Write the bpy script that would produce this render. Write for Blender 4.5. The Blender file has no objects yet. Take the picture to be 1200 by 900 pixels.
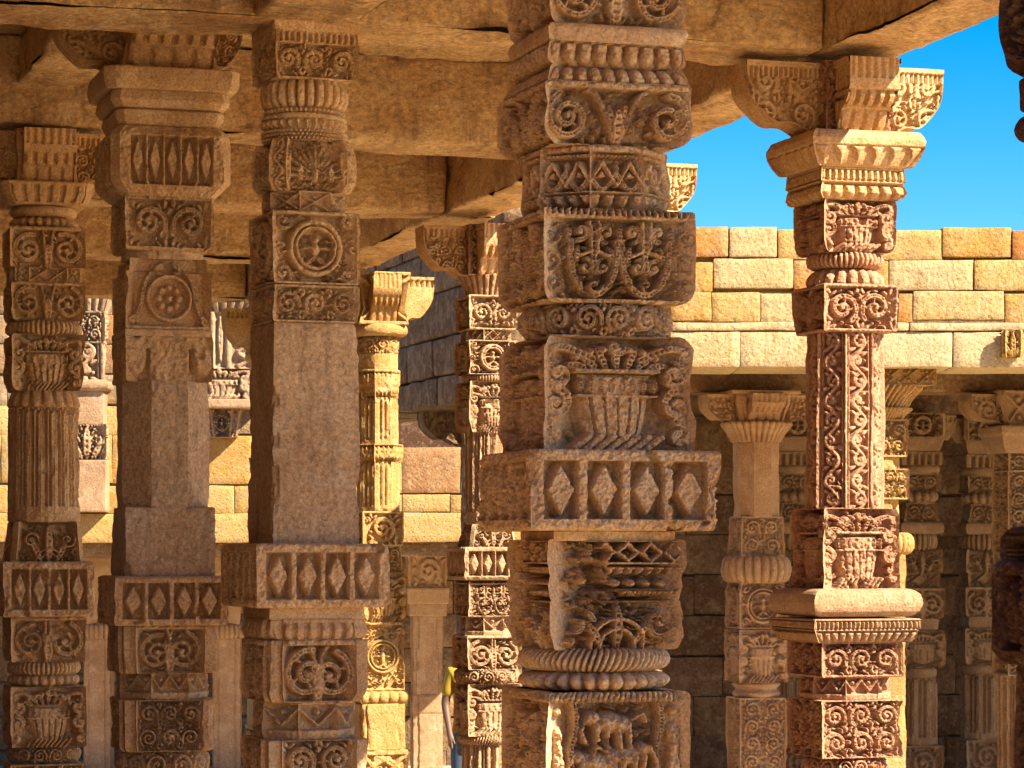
import bpy, math, random
import numpy as np

# ------------------------------------------------------------------ frame of reference
F, CX, HY, EYE = 3250.0, 600.0, 645.0, 2.5      # focal length and horizon in photo pixels, eye height above the courtyard
ROT = math.radians(17.0)
NV = np.array([math.cos(ROT), math.sin(ROT)])   # along the rows of pillars (to the right and away)
TV = np.array([math.sin(ROT), -math.cos(ROT)])  # out of the front faces, towards the viewer
C = bpy.context.scene.collection
FLOOR = 0.9

def nt(n, t):
    return NV * n + TV * t

# ------------------------------------------------------------------ noise
def _hash(ix, iy, iz, seed):
    h = (ix.astype(np.uint32) * np.uint32(374761393) + iy.astype(np.uint32) * np.uint32(668265263)
         + iz.astype(np.uint32) * np.uint32(2147483647) + np.uint32((seed * 974634777) & 0xffffffff))
    h = (h ^ (h >> np.uint32(13))) * np.uint32(1274126177)
    h = (h ^ (h >> np.uint32(16))) * np.uint32(2246822519)
    h = h ^ (h >> np.uint32(15))
    return h.astype(np.float32) / np.float32(4294967295.0)

def vnoise(P, f, seed=0):
    Q = P * f + 1000.0
    I = np.floor(Q).astype(np.int64)
    fr = (Q - I).astype(np.float32)
    fr = fr * fr * (3 - 2 * fr)
    out = 0
    for dx in (0, 1):
        wx = fr[..., 0] if dx else 1 - fr[..., 0]
        for dy in (0, 1):
            wy = fr[..., 1] if dy else 1 - fr[..., 1]
            for dz in (0, 1):
                wz = fr[..., 2] if dz else 1 - fr[..., 2]
                out = out + wx * wy * wz * _hash(I[..., 0] + dx, I[..., 1] + dy, I[..., 2] + dz, seed)
    return out * 2 - 1

def fbm(P, f, octv=3, seed=0):
    s, a, tot = 0, 1.0, 0
    for o in range(octv):
        s = s + a * vnoise(P, f * 2.03 ** o, seed + o * 17); tot += a; a *= 0.55
    return s / tot

# ------------------------------------------------------------------ relief canvas: heights 0 (ground of the carving) .. 1 (face of the stone)
class Cv:
    def __init__(s, w, h, nx, ny, seed=0):
        s.w, s.h = w, h
        s.x = np.linspace(0, w, nx); s.y = np.linspace(0, h, ny)
        s.H = np.zeros((ny, nx), np.float32)
        s.r = random.Random(seed)
    def win(s, x0, x1, y0, y1):
        return (slice(*np.searchsorted(s.y, (y0, y1))), slice(*np.searchsorted(s.x, (x0, x1))))
    def stroke(s, P, R, h=1.0, groove=0.0):
        P = np.asarray(P, float); n = len(P)
        R = np.full(n, R, float) if np.isscalar(R) else np.asarray(R, float)
        for i in range(n - 1):
            p, q, r0, r1 = P[i], P[i + 1], R[i], R[i + 1]
            m = max(r0, r1)
            W = s.win(min(p[0], q[0]) - m, max(p[0], q[0]) + m, min(p[1], q[1]) - m, max(p[1], q[1]) + m)
            X = s.x[W[1]][None, :]; Y = s.y[W[0]][:, None]
            if X.size == 0 or Y.size == 0: continue
            d = q - p; L2 = d @ d + 1e-9
            t = np.clip(((X - p[0]) * d[0] + (Y - p[1]) * d[1]) / L2, 0, 1)
            D = np.hypot(X - p[0] - t * d[0], Y - p[1] - t * d[1]) / (r0 + (r1 - r0) * t + 1e-6)
            v = h * np.clip((1 - D) * 2.6, 0, 1) * (1 - .22 * np.minimum(D, 1) ** 2)
            if groove: v = v - groove * h * np.exp(-(D / 0.28) ** 2)
            s.H[W] = np.maximum(s.H[W], v)
    def blob(s, x, y, rx, ry=None, ang=0.0, h=1.0):
        ry = rx if ry is None else ry; m = max(rx, ry)
        W = s.win(x - m, x + m, y - m, y + m)
        X = s.x[W[1]][None, :] - x; Y = s.y[W[0]][:, None] - y
        if X.size == 0 or Y.size == 0: return
        c, n = math.cos(ang), math.sin(ang)
        D2 = ((X * c + Y * n) / rx) ** 2 + ((Y * c - X * n) / ry) ** 2
        s.H[W] = np.maximum(s.H[W], h * np.sqrt(np.clip(1 - D2, 0, 1)))
    def poly(s, P, h=1.0, bev=1.5):
        P = np.asarray(P, float)
        W = s.win(P[:, 0].min(), P[:, 0].max(), P[:, 1].min(), P[:, 1].max())
        X = s.x[W[1]][None, :]; Y = s.y[W[0]][:, None]
        if X.size == 0 or Y.size == 0: return
        sd = None; cen = P.mean(0)
        for i in range(len(P)):
            a, b = P[i], P[(i + 1) % len(P)]; e = b - a; nn = np.array([-e[1], e[0]]) / (np.hypot(*e) + 1e-9)
            if (cen - a) @ nn < 0: nn = -nn
            v = (X - a[0]) * nn[0] + (Y - a[1]) * nn[1]
            sd = v if sd is None else np.minimum(sd, v)
        s.H[W] = np.maximum(s.H[W], h * np.clip(sd / bev, 0, 1))
    def rect(s, x0, y0, x1, y1, h=1.0, bev=1.2):
        s.poly([(x0, y0), (x1, y0), (x1, y1), (x0, y1)], h, bev)
    def frame(s, b, top=None, bot=None, h=1.0):
        top = b if top is None else top; bot = b if bot is None else bot
        X = s.x[None, :]; Y = s.y[:, None]
        v = np.maximum(np.maximum(np.clip((b - np.minimum(X, s.w - X)) / 1.0, 0, 1) + 0 * Y,
                                  np.clip((top - Y) / 1.0, 0, 1) + 0 * X), np.clip((bot - (s.h - Y)) / 1.0, 0, 1) + 0 * X)
        s.H = np.maximum(s.H, (h * v).astype(np.float32))
    def cut(s, P, r, dep=1.0):
        T = Cv(s.w, s.h, len(s.x), len(s.y)); T.stroke(P, r)
        s.H = s.H * (1 - dep * T.H)

def volute(c, cx, cy, R, a0=0.0, d=1, turns=1.6, w=None, leaves=True, eye=True):
    w = (w or 0.14 * R) * c.r.uniform(.85, 1.25); a0 += c.r.uniform(-.45, .45); turns *= c.r.uniform(.9, 1.1); R *= c.r.uniform(.92, 1.03)
    cx += c.r.uniform(-.05, .05) * R; cy += c.r.uniform(-.05, .05) * R
    n = int(14 * turns) + 6
    t = np.linspace(0, 1, n)
    r = R * (1 - 0.86 * t ** 0.85) - w * 0.5
    a = a0 + d * turns * 2 * math.pi * t
    c.stroke(np.c_[cx + r * np.cos(a), cy + r * np.sin(a)], w * (1.25 - 0.45 * t), 1.0, 0.25 if w > 1.9 else 0)
    if eye: c.blob(cx, cy, max(0.2 * R, 1.2), h=0.95)
    if leaves:
        for k in range(4):
            aa = a0 + d * (0.7 + k * 1.35); rr = R * (1 - 0.86 * ((0.7 + k * 1.35) / (turns * 2 * math.pi)) ** 0.85) - w
            x, y = cx + rr * math.cos(aa), cy + rr * math.sin(aa); b = aa + math.pi - d * 0.9
            c.stroke([(x, y), (x + 0.16 * R * math.cos(b), y + 0.16 * R * math.sin(b)),
                      (x + 0.27 * R * math.cos(b + d * 0.8), y + 0.27 * R * math.sin(b + d * 0.8))], [w * 0.9, w * 0.9, w * 0.5], 0.8)

def leaf(c, x, y, ang, L, wd, h=1.0, bend=0.0):
    t = np.linspace(0, 1, 7); a = ang + bend * t
    P = np.c_[x + np.cumsum(np.r_[0, np.cos(a[1:])]) * L / 6, y + np.cumsum(np.r_[0, np.sin(a[1:])]) * L / 6]
    c.stroke(P, wd * np.clip(np.sin(math.pi * (0.12 + 0.86 * t)), 0.12, 1), h, 0.35 if wd > 2.2 else 0)

def fill(c, x0, y0, x1, y1, r=3.0, n=60, h=0.85):
    for _ in range(n):
        x, y = c.r.uniform(x0, x1), c.r.uniform(y0, y1)
        W = c.win(x - r * 0.8, x + r * 0.8, y - r * 0.8, y + r * 0.8)
        A = c.H[W]
        if A.size == 0 or A.max() > 0.35: continue
        if c.r.random() < 0.3: c.blob(x, y, r * 0.75, h=h)
        else: leaf(c, x, y, c.r.uniform(0, 6.28), r * 2.4, r * 0.55, h, c.r.choice((-1.6, 1.6)))

def row(c, y0, y1, n, kind, x0=None, x1=None, h=1.0, ph=0.0):
    x0 = 0 if x0 is None else x0; x1 = c.w if x1 is None else x1
    s = (x1 - x0) / n; m = (y0 + y1) / 2; hh = y1 - y0
    for i in range(-1, n + 1):
        x = x0 + (i + 0.5 + ph) * s
        if x < x0 or x > x1: continue
        if kind == 'bead': c.blob(x, m, s * 0.46, hh * 0.48, h=h)
        elif kind == 'tooth': c.poly([(x - s / 2, y0), (x + s / 2, y0), (x, y1)], h, s * 0.2)
        elif kind == 'toothup': c.poly([(x - s / 2, y1), (x + s / 2, y1), (x, y0)], h, s * 0.2)
        elif kind == 'dentil': c.rect(x - s * 0.32, y0, x + s * 0.32, y1, h, 0.8)
        elif kind == 'petal':
            c.rect(x - s * 0.44, y0, x + s * 0.44, m, h, s * 0.16); c.blob(x, m, s * 0.44, hh * 0.5, h=h)
        elif kind == 'petalup':
            c.rect(x - s * 0.44, m, x + s * 0.44, y1, h, s * 0.16); c.blob(x, m, s * 0.44, hh * 0.5, h=h)
        elif kind == 'flute': c.stroke([(x, y0 - s), (x, y1 + s)], s * 0.5, h)
        elif kind == 'rope': c.stroke([(x - s * 0.7, y1 + 1), (x + s * 0.7, y0 - 1)], s * 0.42, h)
        elif kind == 'eye': c.stroke([(x - s * .4, m), (x, y0 + hh * .15), (x + s * .4, m), (x, y1 - hh * .15), (x - s * .4, m)], s * 0.1, h)

def frieze(c, x0, y0, x1, y1, n=None, ph=0):
    hh = y1 - y0
    n = n or max(1, round((x1 - x0) / (hh * 1.02))); cell = (x1 - x0) / n
    for i in range(n):
        cx, cy = x0 + (i + 0.5) * cell, (y0 + y1) / 2
        R = 0.5 * min(cell, hh) * 0.97; d = 1 if (i + ph) % 2 else -1
        volute(c, cx, cy, R, d * -0.6 + (math.pi if d > 0 else 0), d, 1.8, .15 * R)
        for sx in (-1, 1):
            for sy in (-1, 1):
                leaf(c, cx + sx * R * 0.78, cy + sy * R * 0.78, math.atan2(sy * (hh / 2), sx * cell / 2) + c.r.uniform(-.3, .3), 0.5 * R, 0.16 * R, 0.95, sx * sy * 0.8)
                leaf(c, cx + sx * R * 0.95, cy + sy * R * 0.45, sy * 1.3, 0.45 * R, 0.14 * R, 0.9, sx * 1.2)
                leaf(c, cx + sx * R * 0.40, cy + sy * R * 0.95, math.pi / 2 - sx * 1.2, 0.4 * R, 0.12 * R, 0.9, sx)
    fill(c, x0, y0, x1, y1, max(1.8, 0.075 * hh), int(45 * n), 0.85)

# ---- whole-face motifs; each gets a canvas
def m_plain(c): c.H[:] = 1
def m_scroll(c, b=None):
    b = b or 0.08 * c.h; c.frame(b)
    frieze(c, b, b, c.w - b, c.h - b)
def m_scroll_open(c): frieze(c, 0, 1, c.w, c.h - 1)
def m_dense(c):
    c.frame(2.2); rows = max(1, round(c.h / 34)) if c.w > 70 else max(1, round(c.h / 22))
    hh = (c.h - 5) / rows
    for k in range(rows): frieze(c, 3, 2.5 + k * hh, c.w - 3, 2.5 + (k + 1) * hh, ph=k)
def m_diamonds(c, n=4, border=0.15):
    b = border * c.h; c.frame(b * 0.9, b, b)
    cell = (c.w - 2 * b * .8) / n
    for i in range(n + 1):
        x = b * .8 + i * cell; c.rect(x - cell * 0.115, 0, x + cell * 0.115, c.h, 1, 1)
    for i in range(n):
        x = b * .8 + (i + .5) * cell; a = cell * 0.36; q = c.h / 2 - b * .9
        c.poly([(x, c.h / 2 - q), (x + a, c.h / 2), (x, c.h / 2 + q), (x - a, c.h / 2)], 00.95, a * 0.16)
def m_diamonds5(c): m_diamonds(c, 5, 0.17)
def m_diamonds_side(c): m_diamonds(c, 5)
def m_volpair(c):
    w, h = c.w, c.h; R = 0.44 * h
    c.frame(1.5, 0.10 * h, 0.03 * h)
    for s in (-1, 1):
        cx = w / 2 + s * (w / 2 - R * 1.0); cy = h * 0.55
        volute(c, cx, cy, R, -math.pi / 2, s, 1.9, 0.12 * R)
        t = np.linspace(0, 1, 12)
        c.stroke(np.c_[w / 2 + s * (R * 0.12 + (w / 2 - 1.9 * R) * t), h * (0.12 + 0.85 * (1 - t) ** 2 * 1.0)], 0.1 * R, 0.95, .2)
        leaf(c, w / 2 + s * 0.05 * w, h * 0.3, math.pi / 2 - s * 0.2, 0.5 * h, 0.07 * h, .9, s * 0.8)
    leaf(c, w / 2, h * 0.98, -math.pi / 2, 0.6 * h, 0.15 * h)
    fill(c, 2, .1 * h, w - 2, h - 2, 0.06 * h, 150)
def m_vase(c):
    w, h = c.w, c.h; X = w * (.5 + c.r.uniform(-.015, .015)); q = c.r.uniform(.9, 1.1)
    c.frame(0.012 * w, 0.02 * h, 0.02 * h)
    # the pot: a full round belly with gadroons
    top, bot = .36 * h, .87 * h; bw, fw = .285 * w * q, .19 * w * q
    t = np.linspace(0, 1, 16)
    prof = fw + (bw - fw) * np.clip(np.sin((1 - t) * 1.45 + .12), 0, 1) ** .8
    nf = c.r.choice((6, 7, 8))
    T = np.clip((c.y - top) / (bot - top), 0, 1)[:, None]; PW = np.interp(T, t, prof)
    U = np.clip((c.x[None] - X) / PW, -1, 1)
    B = .92 * (1 - np.abs(U) ** 3.2) ** .6 * (1 - .32 * (T > .34) * (np.abs(np.sin(nf * 1.25 * U)) < .30))
    B = B * ((c.y > top) & (c.y < bot))[:, None]
    c.H = np.maximum(c.H, B.astype(np.float32))
    for k in range(nf): leaf(c, X + (k / (nf - 1) * 2 - 1) * .9 * prof[2], top + .02 * h, math.pi / 2, .13 * h, .026 * w, 1.05)
    c.stroke([(X - prof[5], top + .16 * h), (X + prof[5], top + .16 * h)], .012 * h + .4, .98)
    c.rect(X - bw * 1.04, 0.285 * h, X + bw * 1.04, 0.33 * h, 1.05, 1.2); c.rect(X - bw * .9, 0.33 * h, X + bw * .9, 0.365 * h, .6, 1)
    row(c, 0.88 * h, 0.98 * h, c.r.choice((7, 9, 11)), 'rope', X - 0.28 * w, X + 0.28 * w)
    # drooping foliage over the rim and tumbling down both sides
    for k in range(7):
        u = (k - 3) / 3
        leaf(c, X + u * .2 * w, .30 * h, -math.pi / 2 + u * .9, (.24 - .03 * abs(u)) * h, .038 * w, .95, u * .9)
        c.blob(X + u * .26 * w, (.12 + .07 * u * u) * h, .045 * w, .05 * h, u, 1)
    volute(c, X, 0.09 * h, 0.08 * w, 0, 1, 1, 0.022 * w, False)
    for s in (-1, 1):
        ex = X + s * .405 * w
        t2 = np.linspace(0, 1, 16)
        c.stroke(np.c_[X + s * w * (.16 + .30 * np.sin(t2 * 1.75)), h * (.21 - .13 * np.sin(t2 * 3.1) + .06 * t2)], .034 * w, 1, .3)
        c.stroke(np.c_[X + s * w * (.455 - .03 * np.sin(t2 * 11)), h * (.12 + .84 * t2)], .028 * w, 1, .3)
        volute(c, ex - s * .02 * w,   .34 * h, .115 * w, math.pi * (s > 0) + math.pi, s, 1.3, .034 * w)
        volute(c, ex,   .60 * h, .115 * w, -math.pi / 2, -s, 1.4, .034 * w)
        volute(c, ex + s * .01 * w, .85 * h, .105 * w, -math.pi / 2, s, 1.3, .032 * w)
        for k in range(5): leaf(c, ex + s * .05 * w, h * (.22 + .16 * k), math.pi / 2 + s * c.r.uniform(.2, 1.2), .13 * h, .028 * w, .9, s * 1.2)
    fill(c, 2, .03 * h, w - 2, h - 2, 0.03 * w, 120, .7)
def m_circles(c):
    w, h = c.w, c.h
    b = 0.05 * h; c.frame(1.2, 0.11 * h, b); 
    for k in range(24): c.cut([((k + .5) * w / 24, 0), ((k + .5) * w / 24, 0.05 * h)], w / 75, 0.9)
    R = 0.42 * h
    for X in (0.34 * w, 0.68 * w):
        a = np.linspace(-.25, math.pi + .25, 22)
        c.stroke(np.c_[X + .155 * w * np.cos(a), 0.46 * h + .46 * h * np.sin(a)], 0.024 * w, 1, .25)
        volute(c, X, .82 * h, .10 * h, 0, 1, 1.2)
        for s in (-1, 1):
            volute(c, X + s * .085 * w, 0.25 * h, .115 * h, math.pi / 2, s, 1.3, .026 * h)
            volute(c, X + s * .055 * w, 0.62 * h, .10 * h, -math.pi / 2, -s, 1.3, .026 * h)
            c.stroke([(X + s * .03 * w, .14 * h), (X + s * .02 * w, .45 * h), (X + s * .09 * w, .50 * h)], 0.03 * h, 1)
            leaf(c, X + s * .1 * w, .40 * h, math.pi / 2 - s * .5, .22 * h, .04 * h, 1, s * .8)
            leaf(c, X + s * .165 * w, .18 * h, math.pi / 2 + s * .2, .25 * h, .035 * h, 1, -s * .8)
        leaf(c, X, .16 * h, math.pi / 2, .62 * h, .055 * h)
    for X in (0.06 * w, 0.94 * w):
        volute(c, X, .3 * h, .13 * h, 0, 1, 1.3); volute(c, X, .55 * h, .13 * h, 2, -1, 1.3); volute(c, X, .8 * h, .13 * h, 0, 1, 1.3)
    fill(c, 2, .12 * h, w - 2, h - b, 0.042 * h, 420, .9)
def m_medal(c):
    w, h = c.w, c.h; c.frame(0.045 * w, .05 * h, .04 * h)
    a = np.linspace(0, 2 * math.pi, 30); R = .36 * min(w, h)
    for k, rr in ((1.0, .04), (.78, .028)): c.stroke(np.c_[w / 2 + k * R * np.cos(a), h / 2 + k * R * np.sin(a)], rr * w, 1)
    c.blob(w / 2, h * .38, .055 * w); c.blob(w / 2, h * .52, .07 * w, .12 * h)
    for s in (-1, 1):
        leaf(c, w / 2 + s * .05 * w, h * .5, -math.pi / 2 + s * 1.2, .14 * w, .025 * w, 1, s); leaf(c, w / 2, h * .62, math.pi / 2 - s * .9, .16 * w, .035 * w)
        for t in (-1, 1): volute(c, w / 2 + s * .37 * w, h / 2 + t * .36 * h, .11 * w, 0, s * t, 1.3, .022 * w)
        volute(c, w / 2 + s * .42 * w, h / 2, .065 * w, 0, s, 1.2, .018 * w)
    fill(c, .05 * w, .05 * h, .95 * w, .95 * h, .025 * w, 250)
def m_swag(c):
    w, h = c.w, c.h; c.frame(1.3, .10 * h, .04 * h); n = 2 if w < 130 else 4
    row(c, .11 * h, .2 * h, max(6, int(w / 5)), 'bead')
    for i in range(n):
        x0, x1 = i * w / n, (i + 1) * w / n; xm = (x0 + x1) / 2
        c.stroke([(x0, .62 * h), (xm, .26 * h), (x1, .62 * h)], .04 * h, 1)
        t = np.linspace(0, 1, 12)
        c.stroke(np.c_[x0 + (x1 - x0) * t, h * (.42 + .26 * np.sin(math.pi * t))], .05 * h, 1, .3)
        c.poly([(xm - w / n * .2, .5 * h), (xm + w / n * .2, .5 * h), (xm, .36 * h)], .8, 1)
        leaf(c, x0 + 1, .25 * h, math.pi / 2, .22 * h, .04 * h)
    row(c, .74 * h, .95 * h, 2 * n, 'petal'); c.rect(0, .70 * h, w, .75 * h)
def m_cross(c):
    w, h = c.w, c.h; c.frame(1, .08 * h, .08 * h); n = max(1, round(w / h / 1.1))
    for i in range(n):
        x0, x1 = i * w / n, (i + 1) * w / n
        c.stroke([(x0, .08 * h), (x1, .92 * h)], .05 * h); c.stroke([(x0, .92 * h), (x1, .08 * h)], .05 * h)
        for X, Y in (((x0 + x1) / 2, .25 * h), ((x0 + x1) / 2, .75 * h)): c.blob(X, Y, .1 * h)
def m_fan(c):
    w, h = c.w, c.h; X, Y = w / 2, .72 * h
    for k in range(13):
        a = math.pi * (1.02 + .96 * k / 12); leaf(c, X + .12 * h * math.cos(a), Y + .12 * h * math.sin(a), a, .52 * h, .045 * h)
    c.blob(X, .68 * h, .09 * h, .16 * h); c.blob(X + .06 * h, .5 * h, .06 * h)
    for s in (-1, 1):
        for k in range(11):
            a = math.pi * (k / 10); c.blob(X + s * .34 * h + .3 * h * math.cos(a) * .7, .5 * h + .44 * h * math.sin(a), .035 * h)
        leaf(c, X + s * .30 * h, .85 * h, -math.pi / 2, .35 * h, .07 * h)
        leaf(c, X + s * .6 * h, .9 * h, -math.pi / 2 - s * .1, .75 * h, .12 * h)
    fill(c, 0, 2, w, h - 2, .04 * h, 200, .7)
def m_roundel(c):
    w, h = c.w, c.h; X, Y = w / 2, .56 * h; c.H[:] = .0
    a = np.linspace(0, 2 * math.pi, 28)
    c.stroke(np.c_[X + .25 * w * np.cos(a), Y + .25 * w * np.sin(a)], .03 * w); 
    for k in range(8):
        b = k * math.pi / 4; c.blob(X + .12 * w * math.cos(b), Y + .12 * w * math.sin(b), .055 * w, h=.9)
    c.blob(X, Y, .05 * w)
    for s in (-1, 1):
        t = np.linspace(0, 1, 18)
        c.stroke(np.c_[X + s * w * (.06 + .36 * t ** .6 + .03 * np.sin(t * 6)), h * (.08 + .82 * t)], .035 * w, 1, .3)
        volute(c, X + s * .1 * w, .13 * h, .08 * w, math.pi / 2, -s, 1.2, .025 * w, False)
        volute(c, X + s * .42 * w, .88 * h, .08 * w, 0, s, 1.2, .025 * w, False)
    c.frame(.02 * w, 0, .06 * h); c.H = np.maximum(c.H, .15)
def m_rows_a(c):
    w, h = c.w, c.h; row(c, .0, .42 * h, 6, 'eye'); c.rect(0, 0, w, .05 * h); c.rect(0, .36 * h, w, .42 * h)
    row(c, .43 * h, .60 * h, 14, 'petal'); row(c, .62 * h, .80 * h, 9, 'bead'); row(c, .82 * h, 1.0 * h, 26, 'tooth')
    c.rect(0, .8 * h, w, .84 * h); fill(c, 0, 0, w, .36 * h, .04 * h, 60)
def rough(c, mask, lvl=.25, amp=1.3):
    P = np.stack(np.meshgrid(c.x / 11, c.y / 8) + [np.zeros_like(c.H)], -1)
    n = fbm(P, 1.0, 4, 5)
    return np.where(mask, lvl + amp * n, c.H)
def m_broken(c):
    m_rows_a(c); X = c.x[None, :] / c.w; Y = c.y[:, None] / c.h
    nn = fbm(np.stack(np.meshgrid(c.x / 25, c.y / 25) + [np.zeros_like(c.H)], -1), 1.0, 3, 9)
    c.H = rough(c, X < .34 + .22 * Y + .08 * nn)
def m_lotus(c):
    w, h = c.w, c.h; X = .52 * w
    leaf(c, X, .95 * h, -math.pi / 2, .95 * h, .15 * h)
    for s in (-1, 1):
        leaf(c, X + s * .12 * w, .95 * h, -math.pi / 2 + s * .5, .62 * h, .11 * h)
        volute(c, X + s * .30 * w, .45 * h, .14 * w, 0, s, 1.5)
        volute(c, X + s * .42 * w, .75 * h, .09 * w, 0, -s, 1.3)
    a = np.linspace(math.pi, 2 * math.pi, 14)
    for k in (.14, .21): c.stroke(np.c_[X + k * w * np.cos(a), h * .98 + k * w * np.sin(a)], .018 * w)
    row(c, 0, .1 * h, 26, 'tooth'); fill(c, 0, .1 * h, w, h, .045 * h, 200)
def m_lotus_broken(c):
    m_lotus(c); X = c.x[None, :] / c.w; Y = c.y[:, None] / c.h
    nn = fbm(np.stack(np.meshgrid(c.x / 25, c.y / 25) + [np.zeros_like(c.H)], -1), 1.0, 3, 12)
    c.H = rough(c, X < .40 - .30 * Y + .1 * nn, .25)
def m_animals(c):
    w, h = c.w, c.h; c.frame(2, .10 * h, 0); row(c, 0, .09 * h, 26, 'rope')
    for k in range(26): c.cut([((k + .5) * w / 26 - 2, .09 * h), ((k + .5) * w / 26 + 2, 0)], 1.0, .8)
    for X, Y, s in ((.46 * w, .36 * h, 1), (.58 * w, .72 * h, -1), (.36 * w, .8 * h, 1)):
        c.blob(X, Y, .13 * w, .15 * h); c.blob(X - s * .12 * w, Y - .06 * h, .07 * w, .1 * h); c.blob(X + s * .1 * w, Y + .02 * h, .08 * w, .13 * h)
        for q in (-.1, -.03, .05, .12): c.stroke([(X + q * w, Y), (X + q * w + s * 2, Y + .26 * h)], .024 * w)
        c.stroke([(X - s * .15 * w, Y - .1 * h), (X - s * .21 * w, Y + .08 * h), (X - s * .18 * w, Y + .2 * h)], .018 * w)
        c.stroke([(X + s * .15 * w, Y - .05 * h), (X + s * .22 * w, Y - .12 * h), (X + s * .24 * w, Y - .02 * h)], .014 * w)
    for X in (.09 * w, .9 * w):
        c.blob(X, .22 * h, .045 * w); c.blob(X, .5 * h, .06 * w, .2 * h); c.stroke([(X, .6 * h), (X - 3, .98 * h)], .035 * w); c.stroke([(X, .6 * h), (X + 6, .98 * h)], .035 * w)
    for X in (.2 * w, .8 * w):
        t = np.linspace(0, 1, 12); c.stroke(np.c_[X + .02 * w * np.sin(t * 7), h * (.12 + .88 * t)], .025 * w, 1, .3)
    fill(c, 2, .12 * h, w - 2, h - 2, .04 * h, 160)
def m_flutes(c): row(c, 0, c.h, max(5, round(c.w / (0.36 * c.h))), 'flute')
def m_rope(c): row(c, 0, c.h, max(6, round(c.w / (0.30 * c.h))), 'rope')
def m_beads(c): row(c, 0, c.h, max(5, round(c.w / (0.75 * c.h))), 'bead')
def m_petals(c): row(c, 0, c.h, max(4, round(c.w / (0.75 * c.h))), 'petal'); c.frame(0, .08 * c.h, 0)
def m_petals_up(c): row(c, 0, c.h, max(4, round(c.w / (0.8 * c.h))), 'petalup'); c.frame(0, 0, .1 * c.h)
def m_dentils(c): row(c, 0, c.h, max(6, round(c.w / (0.55 * c.h))), 'dentil'); c.frame(0, .2 * c.h, .12 * c.h)
def m_teeth(c): c.frame(0, .45 * c.h, 0); row(c, .4 * c.h, c.h, max(6, round(c.w / (0.6 * c.h))), 'tooth')
def m_two(c):
    h = c.h; row(c, .1 * h, .42 * h, max(5, round(c.w / (0.2 * h))), 'dentil'); c.frame(0, .1 * h, 0); c.rect(0, .42 * h, c.w, .52 * h)
    row(c, .55 * h, h, max(4, round(c.w / (0.38 * h))), 'petal')
def m_lattice(c):
    w, h = c.w, c.h; c.frame(0, .2 * h, .05 * h); n = max(8, round(w / (.36 * h)))
    row(c, .2 * h, .6 * h, n, 'tooth'); 
    for r_ in range(3): row(c, .58 * h + r_ * .13 * h, .72 * h + r_ * .13 * h, n * 2, 'bead', ph=.5 * (r_ % 2))
def m_stepped(c):
    w, h = c.w, c.h; c.frame(1.2, .1 * h, .3 * h); row(c, .72 * h, h, max(3, round(w / (.3 * h))), 'petal'); n = max(1, round(w / h / .8))
    for k in range(n):
        x0, x1 = k * w / n, (k + 1) * w / n; c.stroke([(x0, .15 * h), ((x0 + x1) / 2, .6 * h), (x1, .15 * h)], .05 * h); c.blob((x0 + x1) / 2, .27 * h, .1 * h)
def m_vine(c):
    w, h = c.w, c.h; c.frame(.09 * w, 1, 1); n = max(2, round(h / (w * .62)))
    t = np.linspace(0, 1, n * 8); c.stroke(np.c_[w * (.5 + .22 * np.sin(t * n * math.pi)), h * t], .08 * w)
    for x in (.155, .845): c.stroke([(x * w, 0), (x * w, h)], .03 * w + .3, .8)
    for k in range(n):
        s = 1 if k % 2 else -1; y = (k + .5) * h / n
        volute(c, w * (.5 - s * .05), y, .30 * w, math.pi / 2 * s, s, 1.3, .075 * w, True)
        leaf(c, w * .5 + s * .12 * w, y + .2 * w, s * .4 if s > 0 else math.pi - .4, .28 * w, .09 * w); leaf(c, w * .5 + s * .1 * w, y - .2 * w, -s * .6 if s > 0 else math.pi + .6, .25 * w, .08 * w)
    fill(c, .15 * w, 0, .85 * w, h, .09 * w, 12 * n, .8)
def m_chain(c):
    w, h = c.w, c.h; c.H[:] = 1
    m = Cv(w, h, len(c.x), len(c.y)); m.rect(.3 * w, 0, .72 * w, h * .8, 1, 1); c.H = 1 - m.H
    row2 = int(h / (w * .28))
    for k in range(int(row2 * .8)): c.blob(w * (.5 + .06 * (-1) ** k), (k + .5) * w * .28, .17 * w, .13 * w)
    volute(c, w * .5, h * .86, .22 * w, 0, 1, 1.2, .06 * w)
def m_hang(c):
    w, h = c.w, c.h; c.H[:] = 1
    c.cut([(w * .35, .04 * h), (w * .35, .85 * h)], .07 * w + .6, .7); c.cut([(w * .65, .04 * h), (w * .65, .85 * h)], .07 * w + .6, .7)
    c.cut([(0, 0), (.25 * w, .05 * h), (.5 * w, 0)], .08 * w, .5); c.cut([(.5 * w, 0), (.75 * w, .05 * h), (w, 0)], .08 * w, .5)
def m_leftarch(c):
    w, h = c.w, c.h; c.H[:] = 1; m = Cv(w, h, len(c.x), len(c.y))
    m.rect(.22 * w, .28 * h, .8 * w, h, 1, 2); m.blob(.5 * w, .3 * h, .29 * w, .12 * h); m.stroke([(.1 * w, 0), (.4 * w, .08 * h)], 3); m.stroke([(.9 * w, 0), (.6 * w, .08 * h)], 3)
    c.H = 1 - .8 * np.clip(m.H * 1.5, 0, 1)
def m_stop(c):
    w, h = c.w, c.h; c.rect(.27 * w, -2, .73 * w, h + 2); c.rect(-2, -2, w + 2, .3 * h)
    for X in (.1 * w, .9 * w): c.blob(X, .42 * h, .17 * w, .50 * h, h=1.3)
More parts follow.
